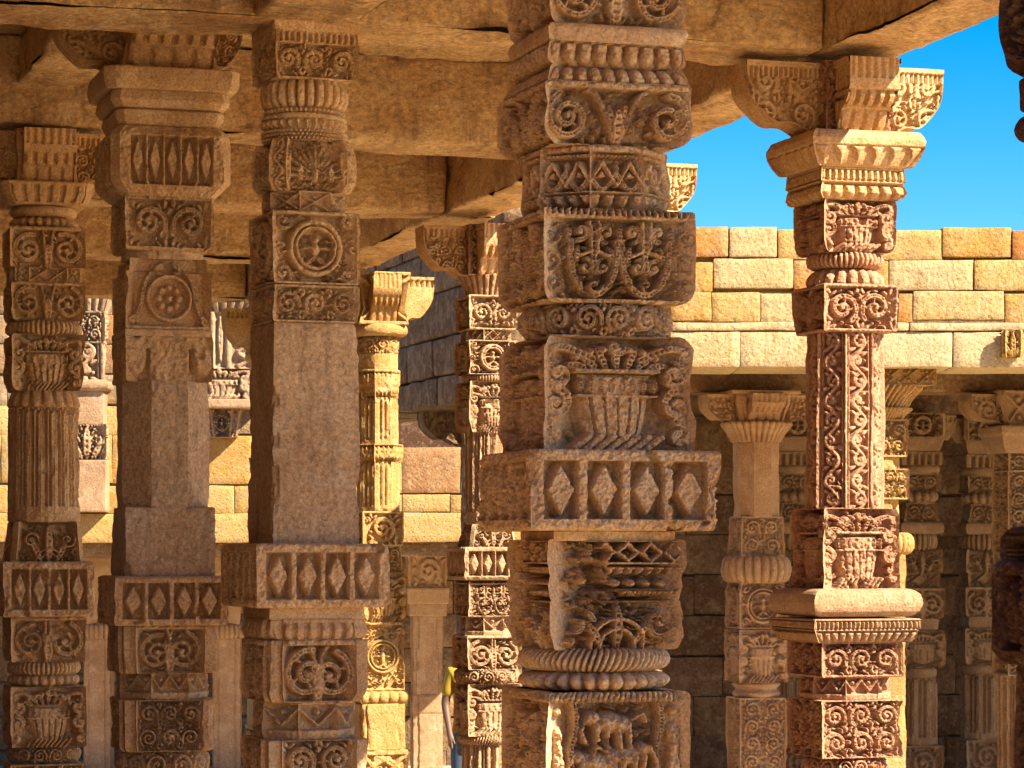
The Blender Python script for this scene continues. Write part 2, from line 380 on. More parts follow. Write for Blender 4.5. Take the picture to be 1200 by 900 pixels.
def m_garland(c):
    w, h = c.w, c.h; c.frame(0, .12 * h, 0); n = max(4, round(w / (.6 * h)))
    for k in range(n):
        t = np.linspace(0, 1, 8); c.stroke(np.c_[(k + t) * w / n, h * (.2 + .55 * np.sin(math.pi * t))], .1 * h); c.blob((k + .5) * w / n, .35 * h, .14 * h)
        leaf(c, k * w / n, .2 * h, math.pi / 2, .75 * h, .12 * h)

# ------------------------------------------------------------------ polygons (apothem 1), counter-clockwise seen from above
def ngon(n):
    a0 = -math.pi / 2 - math.pi / n
    R = 1 / math.cos(math.pi / n)
    return np.array([(R * math.cos(a0 + 2 * math.pi * i / n), R * math.sin(a0 + 2 * math.pi * i / n)) for i in range(n)])
def cham(c):
    return np.array([(-1 + c, -1), (1 - c, -1), (1, -1 + c), (1, 1 - c), (1 - c, 1), (-1 + c, 1), (-1, 1 - c), (-1, -1 + c)])
def ratha(a, d):   # square with a central projection on every face
    P = []
    q = [(-1 + d, -1 + d), (-a, -1 + d), (-a, -1), (a, -1), (a, -1 + d)]
    for k in range(4):
        c, s = math.cos(k * math.pi / 2), math.sin(k * math.pi / 2)
        P += [(x * c - y * s, x * s + y * c) for x, y in q]
    return np.array(P)
POLY = {'sq': ngon(4), 'oct': ngon(8), 'hex16': ngon(16), 'cham': cham(.14), 'cham3': cham(.3), 'ratha': ratha(.52, .1), 'ratha2': ratha(.7, .08)}
PROF = {
    'flat': [(0, 1), (1, 1)],
    'torus': [(0, .84), (.08, .91), (.2, .965), (.35, .99), (.5, 1), (.65, .99), (.8, .965), (.92, .91), (1, .84)],
    'cushion': [(0, .93), (.1, .965), (.25, .99), (.5, 1), (.75, .99), (.9, .965), (1, .93)],
    'down': [(0, 1), (.3, .97), (.6, .9), (1, .8)],
    'downc': [(0, 1), (.22, 1), (.24, .96), (.5, .94), (.8, .86), (1, .78)],
    'drop': [(0, .97), (.1, 1), (.8, .99), (.92, .95), (1, .89)],
    'up': [(0, .84), (.5, .9), (1, 1)],
    'neck': [(0, .95), (.5, .9), (1, .95)],
    'lotus': [(0, .8), (.3, .84), (.6, .93), (.8, 1), (.92, 1), (1, .93)],
    'bell': [(0, 1), (.12, 1), (.3, .93), (.6, .8), (1, .68)],
}

# ------------------------------------------------------------------ mesh assembly
DEPTH = 2.5
def weather(H, c, seed, breaks=True):
    """Chisel grain everywhere, and patches where the carving has lost its relief."""
    G = np.stack(np.meshgrid(c.x, c.y) + [np.full_like(H, seed * 3.7)], -1)
    H = H * (.95 + .14 * fbm(G, .22, 2, 71)) + .035 * fbm(G, .5, 2, 72)
    if breaks:
        w_ = np.clip((fbm(G, .04, 3, 73) - .38) * 5, 0, 1)
        H = H * (1 - .75 * w_) + w_ * (.30 + .5 * fbm(G, .12, 3, 74)) * .75
    return np.clip(H, -.3, 1.05)
class Geo:
    def __init__(s): s.V = []; s.F = []; s.n = 0; s.T = []; s.sm = []; s.att = []
    def grid(s, P, flip=False, smooth=True, att=0.5):
        ny, nx = P.shape[:2]
        idx = np.arange(ny * nx).reshape(ny, nx) + s.n
        q = np.stack([idx[:-1, :-1], idx[1:, :-1], idx[1:, 1:], idx[:-1, 1:]], -1).reshape(-1, 4)
        if flip: q = q[:, ::-1]
        s.V.append(P.reshape(-1, 3)); s.F.append(q); s.sm.append(np.full(len(q), smooth)); s.n += ny * nx
        s.att.append(np.full(ny * nx, att, np.float32))
    def fan(s, ring, flip=False, att=0.5):
        n = len(ring); c = ring.mean(0)[None]
        i = np.arange(n) + s.n; j = np.roll(i, -1)
        t = np.stack([i, j, np.full(n, s.n + n)], -1)
        if flip: t = t[:, ::-1]
        s.V.append(np.vstack([ring, c])); s.T.append(t); s.n += n + 1
        s.att.append(np.full(n + 1, att, np.float32))
    def build(s, name, mat, parent=None, warp=None):
        V = np.vstack(s.V).astype(np.float32)
        Q = np.vstack(s.F) if s.F else np.zeros((0, 4), int)
        T = np.vstack(s.T) if s.T else np.zeros((0, 3), int)
        sm = np.concatenate(s.sm + [np.zeros(len(T), bool)]) if s.sm else np.zeros(len(T), bool)
        me = bpy.data.meshes.new(name)
        me.vertices.add(len(V)); me.vertices.foreach_set('co', V.ravel())
        loops = np.concatenate([Q.ravel(), T.ravel()]).astype(np.int32)
        me.loops.add(len(loops)); me.loops.foreach_set('vertex_index', loops)
        st = np.concatenate([np.arange(len(Q)) * 4, len(Q) * 4 + np.arange(len(T)) * 3]).astype(np.int32)
        tot = np.concatenate([np.full(len(Q), 4), np.full(len(T), 3)]).astype(np.int32)
        me.polygons.add(len(st)); me.polygons.foreach_set('loop_start', st); me.polygons.foreach_set('loop_total', tot)
        me.polygons.foreach_set('use_smooth', sm.astype(bool))
        a = me.attributes.new('tint', 'FLOAT', 'POINT'); a.data.foreach_set('value', np.concatenate(s.att))
        me.update(); me.validate()
        o = bpy.data.objects.new(name, me); C.objects.link(o); me.materials.append(mat)
        if parent is not None: o.parent = parent
        return o

def tag(o, label, cat, group=None, kind=None):
    if label: o['label'] = label
    if cat: o['category'] = cat; o['kind'] = kind or 'thing'
    if group: o['group'] = group
    if kind: o['kind'] = kind
    return o

def empty(name, loc, rz=0.0):
    o = bpy.data.objects.new(name, None); C.objects.link(o); o.location = loc; o.rotation_euler = (0, 0, rz)
    o.empty_display_size = .2
    return o

def stack(g, k, z0, z1, poly, W, prof, motif, depth, step, seed, off, chip=.012, motif_side=None, wear=.004):
    """One course of a pillar between heights z1 < z0 (metres, local). W in px of the pillar, k metres per px."""
    hw = W * k / 2
    Hpx = (z0 - z1) / k
    nz = max(3, int(Hpx / step) + 1)
    t = np.linspace(0, 1, nz)
    pr = PROF[prof] if isinstance(prof, str) else prof
    pt, ps = zip(*pr)
    sc = np.interp(t, pt, ps)
    dz = np.minimum(t, 1 - t) * (z0 - z1)
    rr = min(.006, .12 * (z0 - z1)); sc = sc - (rr / hw) * (1 - np.clip(dz / rr, 0, 1)) ** 2
    z = z0 + (z1 - z0) * t
    rings_top, rings_bot = [], []
    def finish(XY, N, H, eu):
        # XY (nz,nu,2)
        P = np.concatenate([XY, np.broadcast_to(z[:, None, None], XY.shape[:2] + (1,))], -1)
        D = depth * DEPTH * (H - 1)
        P[..., 0] += N[0] * D if np.isscalar(N[0]) else N[0] * D
        P[..., 1] += N[1] * D
        Q = P + off
        ch = np.clip(fbm(Q, 9, 3, 3) - .05, 0, 1) * np.clip(eu + np.clip(1 - dz / .02, 0, 1)[:, None] * .5, 0, 1) * chip * 2.2
        P[..., :2] *= (1 - ch / hw)[..., None]
        w1 = fbm(Q, 5.0, 2, 21); w2 = fbm(Q, 38, 2, 31)
        s_ = 1 + (w1 * wear * 1.2 + w2 * wear * .42) / hw
        P[..., :2] *= s_[..., None]
        P[..., 2] += (w1 * wear * .3) * np.minimum(1, np.minimum(dz / .02, 1))[:, None]
        return P
    if poly == 'round':
        per = math.pi * W
        nu = int(per / step / 1.0) + 1
        nu = max(nu, 24)
        a = np.linspace(0, 2 * math.pi, nu) + math.pi / 2
        c = Cv(per, Hpx, nu, nz, seed)
        (motif or m_plain)(c)
        H = weather(np.clip(c.H, 0, 1), c, seed, False) if motif is not None else np.ones_like(c.H)
        H[:, -1] = H[:, 0]
        XY = np.stack([hw * sc[:, None] * np.cos(a)[None], hw * sc[:, None] * np.sin(a)[None]], -1)
        P = finish(XY, (np.cos(a)[None], np.sin(a)[None]), H, np.zeros((1, nu)))
        P[:, -1] = P[:, 0]
        g.grid(P)
        g.fan(P[0, :-1]); g.fan(P[-1, :-1], True)
        return
    PG = POLY[poly]; n = len(PG)
    L = [np.hypot(*(PG[(i + 1) % n] - PG[i])) for i in range(n)]
    big = max(L)
    top, bot = [], []
    for i in range(n):
        A, B = PG[i], PG[(i + 1) % n]; e = (B - A) / L[i]; N = (e[1], -e[0])
        vis = (N[1] < -.2 and N[0] < .85) or N[0] < -.5
        st = step if vis else step * 2.6
        wpx = L[i] * W / 2
        nu = max(2, int(wpx / st) + 1) if L[i] > .2 else 3
        u = np.linspace(0, 1, nu)
        H = np.ones((nz, nu), np.float32)
        if motif is not None and motif is not m_plain and L[i] > .45 * big:
            mf = motif_side if (motif_side and N[0] < -.9) else motif
            c = Cv(wpx, Hpx, nu, nz, seed + i * 7)
            mf(c); H = weather(np.clip(c.H, -.3, 1), c, seed + i, Hpx > 45)
            # a narrow arris stays proud so that the corners read
            room = (np.minimum(c.x, wpx - c.x) * k * (.97 if n == 4 else 1.6) + .001)[None]
            H = np.maximum(H, 1 - room / (depth * DEPTH))
            H[:, 0] = 1; H[:, -1] = 1
        elif motif is not None and motif not in (m_plain, m_stop, m_hang) and L[i] > .3 and vis:
            c = Cv(wpx, Hpx, nu, nz, seed + i * 7); m_vine(c)
            H = np.maximum(np.clip(c.H, 0, 1), 1 - (np.minimum(c.x, wpx - c.x) * k * .9 + .001)[None] / (depth * DEPTH))
        XY = (A[None] + (B - A)[None] * u[:, None])[None] * hw * sc[:, None, None]
        eu = np.clip(1 - np.minimum(u, 1 - u) * wpx * k / .022, 0, 1)[None]
        if L[i] <= .2: eu = np.ones_like(eu)
        P = finish(XY, N, H, eu)
        g.grid(P)
        top.append(P[0, :-1]); bot.append(P[-1, :-1])
    g.fan(np.vstack(top)); g.fan(np.vstack(bot), True)

def bracket_arm(g, k, z0, z1, ang, W, r0, L, motif, off, step, style=0, depth=.026):
    """Projecting corbel: from radius r0 to L (px), width W, between z0 (top) and z1 (bottom)."""
    h = z0 - z1; nx = max(8, int((L - r0) / step)); nzv = max(8, int(h / k / step)); nw = max(4, int(W / step))
    s = np.linspace(0, 1, nx)
    zf = .24 if style == 0 else .3
    lower = (1 - zf) * np.sqrt(np.clip(1 - s ** 2.6, 0, 1)) * (1 - .10 * np.sin(s * math.pi * 1.0) + .05 * np.sin(s * math.pi * 4)) if style == 0 else (1 - zf) * (1 - s) ** .6 * (1 + .12 * np.sin(s * 9))
    q = np.linspace(0, 1, nzv)
    X = (r0 + (L - r0) * s) * k
    zb = z0 - h * (zf + lower)
    e = np.array([math.cos(ang), math.sin(ang)]); pn = np.array([-e[1], e[0]])
    def put(along, across, Z):
        P = np.empty(along.shape + (3,)); P[..., 0] = along * e[0] + across * pn[0]; P[..., 1] = along * e[1] + across * pn[1]; P[..., 2] = Z
        Q = P + off; w_ = fbm(Q, 14, 3, 41)[..., None]; P += w_ * .004 * np.array([1, 1, .6]); return P
    for sd in (-1, 1):
        A = np.broadcast_to(X[None], (nzv, nx)); Z = z0 + (zb[None] - z0) * q[:, None]
        c = Cv((L - r0), h / k, nx, nzv, 3 + int(L)); motif(c)
        # sample the motif by true position, not by the sheared grid
        row_ = np.clip(((z0 - Z) / h * (nzv - 1)), 0, nzv - 1).astype(int)
        H = c.H[row_, np.arange(nx)[None]]
        edge = np.minimum((Z - zb[None]) / k / 2.2, (z0 - Z) / k / 1.5); H = np.maximum(H, np.clip(1.4 - edge, 0, 1))
        H = np.where((z0 - Z) / h < zf * .9, .7 + .3 * np.sign(np.sin(A / k * 1.0)), H)
        H = np.where(((z0 - Z) / h < zf * .3), 1.25, H)
        P = put(A, sd * (W * k / 2 + depth * (np.clip(H, 0, 1.3) - 1)), Z)
        g.grid(P, flip=(sd < 0))
    v = np.linspace(-1, 1, nw)
    rib = depth * .7 * (np.abs(np.sin(v * 3.2 * math.pi)) - 1) * (np.abs(v) < .9)
    if style == 1:
        c = Cv(W, h / k, nw, nx, 5 + int(W)); m_two(c); rib2 = depth * .8 * (np.clip(c.H[::-1], 0, 1) - 1)
    else: rib2 = np.broadcast_to(rib[None], (nx, nw))
    A = np.broadcast_to(X[:, None], (nx, nw)) + rib2 * .7 * np.linspace(0, 1, nx)[:, None]; Z = zb[:, None] - rib2 * .8
    P = put(A, v[None] * W * k / 2 + 0 * A, Z)
    g.grid(P)
    # front end, below the fillet top
    zz = z0 - h * zf * q
    P = put(np.full((nzv, nw), L * k) + rib[None] * .6, np.broadcast_to(v[None] * W * k / 2, (nzv, nw)), np.broadcast_to(zz[:, None], (nzv, nw)))
    g.grid(P, flip=True)
    P = put(np.array([[r0 * k, r0 * k], [L * k, L * k]]), np.array([[-1, 1], [-1, 1]]) * W * k / 2, np.full((2, 2), z0))
    g.grid(P, smooth=False, flip=True)

def rough_box(g, c, s, rz=0.0, step=.05, amp=.008, freq=6, seed=0, att=.5, maxn=90, bev=.012, strata=0.0):
    """Rough hewn block as six displaced grids with worn edges. c centre, s size."""
    s = np.asarray(s, float); c = np.asarray(c, float); cr, sr = math.cos(rz), math.sin(rz)
    for ax in range(3):
        b, d = [i for i in range(3) if i != ax]
        nb = min(maxn, max(3, int(s[b] / step) + 2)); nd = min(maxn, max(3, int(s[d] / step) + 2))
        ub = np.linspace(-1, 1, nb); ud = np.linspace(-1, 1, nd)
        # extra rows near the edges for the rounded arris
        ub = np.unique(np.r_[ub, -1 + 2 * bev / s[b], 1 - 2 * bev / s[b]]); ud = np.unique(np.r_[ud, -1 + 2 * bev / s[d], 1 - 2 * bev / s[d]])
        for sg in (-1, 1):
            P = np.zeros((len(ub), len(ud), 3))
            P[..., ax] = sg; P[..., b] = ub[:, None]; P[..., d] = ud[None]
            P = P * s / 2
            # pull edges in by rounding
            dist = s / 2 - np.abs(P)
            srt = np.sort(dist, -1)
            e2 = np.clip(1 - srt[..., 1] / bev, 0, 1)
            P -= np.sign(P) * (np.abs(dist) < bev * 1.01) * (bev * .42 * e2)[..., None]
            R = P.copy(); R[..., 0] = P[..., 0] * cr - P[..., 1] * sr; R[..., 1] = P[..., 0] * sr + P[..., 1] * cr
            R += c
            if amp:
                nx_ = np.stack([fbm(R, freq, 4, seed + 1), fbm(R, freq, 4, seed + 2), fbm(R, freq, 4, seed + 3)], -1)
                if strata: nx_ = nx_ + .35 * np.stack([fbm(R, 22, 3, seed + 5), fbm(R, 22, 3, seed + 6), fbm(R, 22, 3, seed + 8)], -1)
                R += nx_ * amp
            if strata:
                q = P * np.array([1.0, 2.6, 2.6]) + c * 3 + seed
                q2 = P * np.array([1.6, 6, 6]) + seed
                st_ = fbm(q, 2.2, 3, seed + 7) * .7 - .9 * np.clip(.10 - np.abs(fbm(q2 * .6, 1.1, 2, seed + 9)), 0, .1) / .1
                R[..., 2] += st_ * strata * (.25 if ax != 2 else 1) * (-1 if ax != 2 else 1)
                nrm = np.zeros(3); nrm[ax] = sg; nr = np.array([nrm[0] * cr - nrm[1] * sr, nrm[0] * sr + nrm[1] * cr, nrm[2]])
                if ax != 2: R += st_[..., None] * strata * nr * np.clip(e2[..., None] * -1 + 1, 0, 1)
            fl = (sg > 0) == (ax != 1)
            g.grid(R, flip=fl, att=att, smooth=True)

# ------------------------------------------------------------------ materials
def stone(name, cols, bump=.75, grain=60, stain=.35, stain_col=(.10, .055, .03), pale=(.55, .42, .28), pale_amt=.2, scale=1.0, layer=0.0, tint=False):
    m = bpy.data.materials.new(name); m.use_nodes = True; nt_ = m.node_tree; N = nt_.nodes; Lk = nt_.links
    bs = N['Principled BSDF']; bs.inputs['Roughness'].default_value = .88
    bs.inputs['Specular IOR Level'].default_value = .25
    geo = N.new('ShaderNodeNewGeometry')
    mp = N.new('ShaderNodeMapping'); Lk.new(geo.outputs['Position'], mp.inputs['Vector'])
    mp.inputs['Scale'].default_value = (scale, scale, scale * (1 + 2.5 * layer))
    def noise(s, det=4, rough=.6, dist=0):
        n = N.new('ShaderNodeTexNoise'); n.inputs['Scale'].default_value = s; n.inputs['Detail'].default_value = det
        n.inputs['Roughness'].default_value = rough; n.inputs['Distortion'].default_value = dist
        Lk.new(mp.outputs[0], n.inputs['Vector']); return n.outputs['Fac']
    def ramp(f, a, b, ca=0.0, cb=1.0):
        r = N.new('ShaderNodeMapRange'); r.inputs['From Min'].default_value = a; r.inputs['From Max'].default_value = b
        r.inputs['To Min'].default_value = ca; r.inputs['To Max'].default_value = cb; Lk.new(f, r.inputs['Value']); return r.outputs[0]
    def mix(f, a, b, mode='MIX'):
        x = N.new('ShaderNodeMix'); x.data_type = 'RGBA'; x.blend_type = mode
        for sock, v in ((x.inputs[0], f), (x.inputs[6], a), (x.inputs[7], b)):
            if isinstance(v, (int, float)): sock.default_value = v
            elif isinstance(v, tuple): sock.default_value = (*v, 1)
            else: Lk.new(v, sock)
        return x.outputs[2]
    if tint:
        at = N.new('ShaderNodeAttribute'); at.attribute_name = 'tint'
        cr = N.new('ShaderNodeValToRGB'); el = cr.color_ramp.elements
        for i, cc in enumerate(cols):
            e_ = el[i] if i < 2 else el.new(1)
            e_.position = i / (len(cols) - 1); e_.color = (*cc, 1)
        Lk.new(at.outputs['Fac'], cr.inputs[0]); col = cr.outputs[0]
        col = mix(ramp(noise(7), .45, .7, 0, .45), col, (.36, .28, .17))
    else:
        col = mix(ramp(noise(2.2, 5), .38, .62), cols[0], cols[1])
        if len(cols) > 2: col = mix(ramp(noise(6.5, 5, .65, .6), .5, .68), col, cols[2])
    col = mix(ramp(noise(17, 6, .7), .52, .75, 0, pale_amt * 2), col, pale)
    col = mix(ramp(noise(4.3, 8, .75, .8), .56, .72, 0, stain), col, stain_col)
    col = mix(ramp(noise(46, 5, .75), .60, .70, 0, stain * 1.1), col, tuple(v * .8 for v in stain_col))
    col = mix(ramp(noise(1.3, 6, .7, 1.2), .55, .66, 0, stain * .55), col, tuple(v * 1.8 for v in stain_col))
    m2 = N.new('ShaderNodeMapping'); Lk.new(geo.outputs['Position'], m2.inputs['Vector']); m2.inputs['Scale'].default_value = (1, 1, .14)
    n2 = N.new('ShaderNodeTexNoise'); n2.inputs['Scale'].default_value = 16; n2.inputs['Detail'].default_value = 5; n2.inputs['Roughness'].default_value = .65; Lk.new(m2.outputs[0], n2.inputs['Vector'])
    col = mix(ramp(n2.outputs['Fac'], .56, .74, 0, stain * .75), col, tuple(v * 1.5 for v in stain_col))
    sp = noise(grain * 2.2, 3, .8)
    v = N.new('ShaderNodeHueSaturation'); Lk.new(col, v.inputs['Color']); Lk.new(ramp(sp, .3, .7, .58, 1.36), v.inputs['Value'])
    Lk.new(v.outputs[0], bs.inputs['Base Color'])
    vor = N.new('ShaderNodeTexVoronoi'); vor.inputs['Scale'].default_value = grain * .8; Lk.new(mp.outputs[0], vor.inputs['Vector'])
    pit = ramp(vor.outputs['Distance'], .05, .4)
    ad = N.new('ShaderNodeMath'); ad.operation = 'ADD'; Lk.new(noise(grain, 6, .75), ad.inputs[0]); 
    mu = N.new('ShaderNodeMath'); mu.operation = 'MULTIPLY'; Lk.new(pit, mu.inputs[0]); mu.inputs[1].default_value = .35; Lk.new(mu.outputs[0], ad.inputs[1])
    ad2 = N.new('ShaderNodeMath'); ad2.operation = 'MULTIPLY_ADD'; Lk.new(noise(grain * .22, 5, .7), ad2.inputs[0]); ad2.inputs[1].default_value = 2.2; Lk.new(ad.outputs[0], ad2.inputs[2])
    bp = N.new('ShaderNodeBump'); bp.inputs['Strength'].default_value = bump; bp.inputs['Distance'].default_value = .006 * (60 / grain)
    Lk.new(ad2.outputs[0], bp.inputs['Height'])
    b2 = N.new('ShaderNodeBump'); b2.inputs['Strength'].default_value = .8; b2.inputs['Distance'].default_value = .0045
    Lk.new(noise(95, 5, .8), b2.inputs['Height']); Lk.new(bp.outputs[0], b2.inputs['Normal']); Lk.new(b2.outputs[0], bs.inputs['Normal'])
    return m

M = {}
M['tan'] = stone('sandstone_tan', [(.64, .43, .235), (.52, .325, .165), (.66, .49, .30)], stain=.5, pale_amt=.3)
M['pink'] = stone('sandstone_pink', [(.60, .425, .26), (.47, .31, .18), (.56, .43, .29)], grain=34, bump=1.0, stain=.7)
M['brown'] = stone('sandstone_brown', [(.60, .385, .195), (.48, .285, .13), (.62, .44, .245)], stain=.5)
M['red'] = stone('sandstone_red', [(.43, .235, .145), (.36, .185, .11), (.46, .30, .18)], stain=.35, pale=(.40, .26, .17))
M['redpale'] = stone('sandstone_rose', [(.40, .26, .155), (.33, .195, .11), (.43, .30, .18)], stain=.35, pale=(.42, .30, .2))
M['cream'] = stone('sandstone_cream', [(.40, .24, .085), (.33, .185, .06), (.42, .29, .135)], stain=.3, pale=(.45, .34, .2), grain=45)
M['beam'] = stone('beam_stone', [(.62, .42, .21), (.44, .26, .12), (.68, .5, .28)], grain=20, bump=1.0, stain=.85, layer=.15)
M['ceil'] = stone('ceiling_stone', [(.68, .49, .26), (.55, .35, .16), (.72, .55, .32)], grain=18, bump=1.0, stain=.7, layer=.1)
M['wall'] = stone('wall_stone', [(.42, .34, .20), (.39, .285, .13), (.40, .265, .095), (.37, .205, .05), (.34, .14, .035), (.21, .145, .09)], grain=30, bump=.8, stain=.75, stain_col=(.25, .14, .055), tint=True)
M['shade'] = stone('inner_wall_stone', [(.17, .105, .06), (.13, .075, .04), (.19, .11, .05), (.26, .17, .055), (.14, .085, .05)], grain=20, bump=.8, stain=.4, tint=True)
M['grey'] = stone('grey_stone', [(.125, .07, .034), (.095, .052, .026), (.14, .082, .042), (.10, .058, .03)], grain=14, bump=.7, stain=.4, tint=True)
M['floor'] = stone('paving_stone', [(.68, .52, .32), (.62, .45, .26), (.70, .55, .36)], grain=20, stain=.2)
M['pave'] = stone('worn_floor_stone', [(.40, .27, .15), (.33, .21, .11), (.44, .31, .18)], grain=20, stain=.3)
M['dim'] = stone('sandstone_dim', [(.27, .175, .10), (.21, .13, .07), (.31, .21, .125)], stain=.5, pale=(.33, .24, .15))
M['post'] = stone('sandstone_post', [(.36, .235, .14), (.29, .175, .10), (.40, .28, .18)], stain=.5)
M['dark'] = stone('sandstone_shade_dark', [(.09, .04, .022), (.07, .03, .018), (.11, .055, .03)], stain=.3)  # shade put into the colour, for the right-edge pillar and the gap stones

# ------------------------------------------------------------------ pillars
def pillar(x, D, courses, mat, label, rot=0.0, arms=None, arm_mat=None, step=.95, dep=.016, group='carved temple pillars', seed=1, top=None, loc=None):
    k = (D - .15) / F
    X = (x - CX) / F * D if loc is None else loc[0]
    Y = D if loc is None else loc[1]
    root = empty('carved_pillar', (X, Y, FLOOR), ROT + rot)
    tag(root, label, 'pillar', group)
    off = np.array([X * 3.7, Y * 2.9, seed * 1.3])
    Zl = lambda y: EYE + (HY - y) * k - FLOOR
    ymax = HY + (EYE - FLOOR) / k
    for i, cs in enumerate(courses):
        y0, y1, poly, W, prof, mot, nm = cs[:7]
        kw = cs[7] if len(cs) > 7 else {}
        if y0 >= 905 or y1 <= -25: st = step * 4
        else: st = step
        y1 = min(y1, ymax)
        g = Geo()
        stack(g, k, Zl(y0), Zl(y1), poly, W, prof, mot, kw.get('dep', dep) , st, seed * 100 + i, off, kw.get('chip', .010), kw.get('side'), kw.get('wear', .004))
        o = g.build(nm, kw.get('mat', mat), root)
        if kw.get('label'): o['label'] = kw['label']
    for a in (arms or []):
        y0, y1, W, r0, L, angs, mot = a[:7]; stl = a[7] if len(a) > 7 else 0
        for an in angs:
            Lr = L[an] if isinstance(L, dict) else L
            g = Geo()
            bracket_arm(g, k, Zl(y0), Zl(y1), math.radians(an), W, r0, Lr, mot, off, step * 1.2, stl)
            g.build('bracket_arm', arm_mat or mat, root)
    return root

LOW = lambda W, a=905: [(a, a + 30, 'round', W * .98, 'torus', None, 'ring_moulding'), (a + 30, a + 95, 'sq', W, 'flat', None, 'lower_block'),
                 (a + 95, 1150, 'sq', W * 1.05, 'flat', None, 'lower_block'), (1150, 1700, 'sq', W * 1.25, 'flat', None, 'base_block')]
D_ = dict
# P4, the near central pillar
P4 = [
 (-250, -150, 'sq', 150, 'flat', None, 'capital_block'), (-152, -95, 'sq', 250, 'downc', None, 'abacus'), (-96, -50, 'sq', 190, 'down', None, 'neck_moulding'),
 (-52, 29, 'sq', 168, [(0, 1), (.75, 1), (.9, .97), (1, .9)], m_volpair, 'volute_block', D_(dep=.02)),
 (29, 51, 'sq', 172, [(0, .96), (.3, 1), (1, 1.0)], None, 'cornice', D_(chip=.02)),
 (51, 77, 'sq', 170, [(0, 1), (.8, 1.03), (1, 1.0)], m_petals, 'petal_moulding', D_(dep=.014)),
 (77, 98, 'sq', 172, [(0, .95), (.5, 1.0), (1, 1.05)], m_petals_up, 'leaf_moulding', D_(dep=.014)),
 (98, 170, 'sq', 187, [(0, .98), (.1, 1), (.75, 1), (.88, .96), (1, .86)], m_volpair, 'volute_block', D_(dep=.03)),
 (170, 246, 'oct', 166, [(0, 1), (.7, 1), (.85, 1.02), (1, .97)], m_swag, 'swag_drum', D_(dep=.02)),
 (246, 355, 'sq', 187, [(0, 1), (.85, 1), (.93, .97), (1, .9)], m_circles, 'scroll_block', D_(dep=.032, chip=.018)),
 (353, 395, 'round', 190, 'torus', m_scroll_open, 'ring_moulding', D_(dep=.016)),
 (393, 530, 'sq', 186, [(0, .88), (.05, .94), (.12, 1), (.5, .985), (.75, 1.01), (.97, .99), (1, .97)], m_vase, 'vase_block', D_(dep=.036)),
 (528, 622, 'sq', 232, [(0, .985), (.04, 1), (.94, 1), (1, .98)], m_diamonds, 'diamond_band', D_(dep=.026, chip=.014, side=m_diamonds_side)),
 (622, 634, 'sq', 150, 'flat', None, 'neck_moulding'),
 (632, 704, 'sq', 174, [(0, .98), (.35, 1), (.6, .95), (.75, 1.0), (1, .95)], m_broken, 'broken_block', D_(dep=.036, label='broken carved block with its corner sheared away')),
 (703, 762, 'sq', 172, [(0, .98), (.6, 1), (1, .9)], m_lotus_broken, 'lotus_block', D_(dep=.032)),
 (760, 788, 'round', 184, 'torus', m_rope, 'rope_ring', D_(dep=.012)),
 (787, 812, 'round', 184, 'torus', m_beads, 'ring_moulding', D_(dep=.012)),
 (811, 915, 'sq', 179, [(0, .98), (.05, 1), (1, 1)], m_animals, 'animal_block', D_(dep=.036)),
] + LOW(180, 915)
pillar(697, 6.2, P4, M['tan'], 'largest carved pillar in the middle, foliage vase above a wide four-diamond band', seed=4, step=.8)

# P3
P3 = [
 (20, 36, 'sq', 106, [(0, 1), (1, .97)], None, 'abacus'), (35, 48, 'sq', 102, 'flat', m_dentils, 'bead_moulding', D_(dep=.008)),
 (47, 91, 'sq', 104, [(0, .98), (.1, 1), (.85, .98), (1, .92)], m_scroll, 'scroll_block', D_(dep=.02)),
 (89, 124, 'round', 106, 'torus', m_flutes, 'fluted_ring', D_(dep=.014)),
 (122, 130, 'round', 98, 'flat', m_beads, 'bead_ring', D_(dep=.008)),
 (130, 162, 'round', 105, [(0, .95), (.5, 1), (1, .97)], m_lattice, 'lattice_drum', D_(dep=.011)),
 (161, 223, 'cham3', 108, [(0, .9), (.3, 1), (.8, 1), (1, .88)], m_fan, 'peacock_block', D_(dep=.024)),
 (222, 248, 'oct', 92, 'flat', m_cross, 'cross_drum', D_(dep=.013)),
 (247, 332, 'sq', 107, 'flat', m_medal, 'medallion_block', D_(dep=.024)),
 (333, 377, 'sq', 107, 'flat', m_scroll, 'scroll_block', D_(dep=.022)),
 (377, 640, 'sq', 107, [(0, .97), (1, 1.0)], m_plain, 'shaft', D_(dep=.02, side=m_leftarch, mat=M['pink'], wear=.006, chip=.02, label='plain weathered square shaft')),
 (637, 712, 'sq', 161, [(0, .97), (.05, 1), (.95, 1), (1, .97)], m_diamonds, 'diamond_band', D_(dep=.026, chip=.022, side=m_diamonds_side)),
 (711, 726, 'sq', 118, 'flat', None, 'neck_moulding'),
 (725, 751, 'ratha2', 132, [(0, .93), (.5, 1), (.8, .98), (1, .9)], m_dentils, 'bead_moulding', D_(dep=.008, chip=.02)),
 (750, 823, 'ratha2', 131, [(0, 1), (.85, .99), (1, .93)], m_volpair, 'volute_block', D_(dep=.03, chip=.014)),
 (822, 869, 'oct', 118, [(0, .97), (.7, 1), (1, .93)], m_stepped, 'swag_drum', D_(dep=.014)),
 (867, 915, 'ratha2', 131, 'flat', m_dense, 'scroll_block', D_(dep=.024)),
] + LOW(128, 915)
pillar(356, 9.05, P3, M['tan'], 'pillar with plain square shaft under a round medallion block, left of central pillar', rot=.07, seed=3)

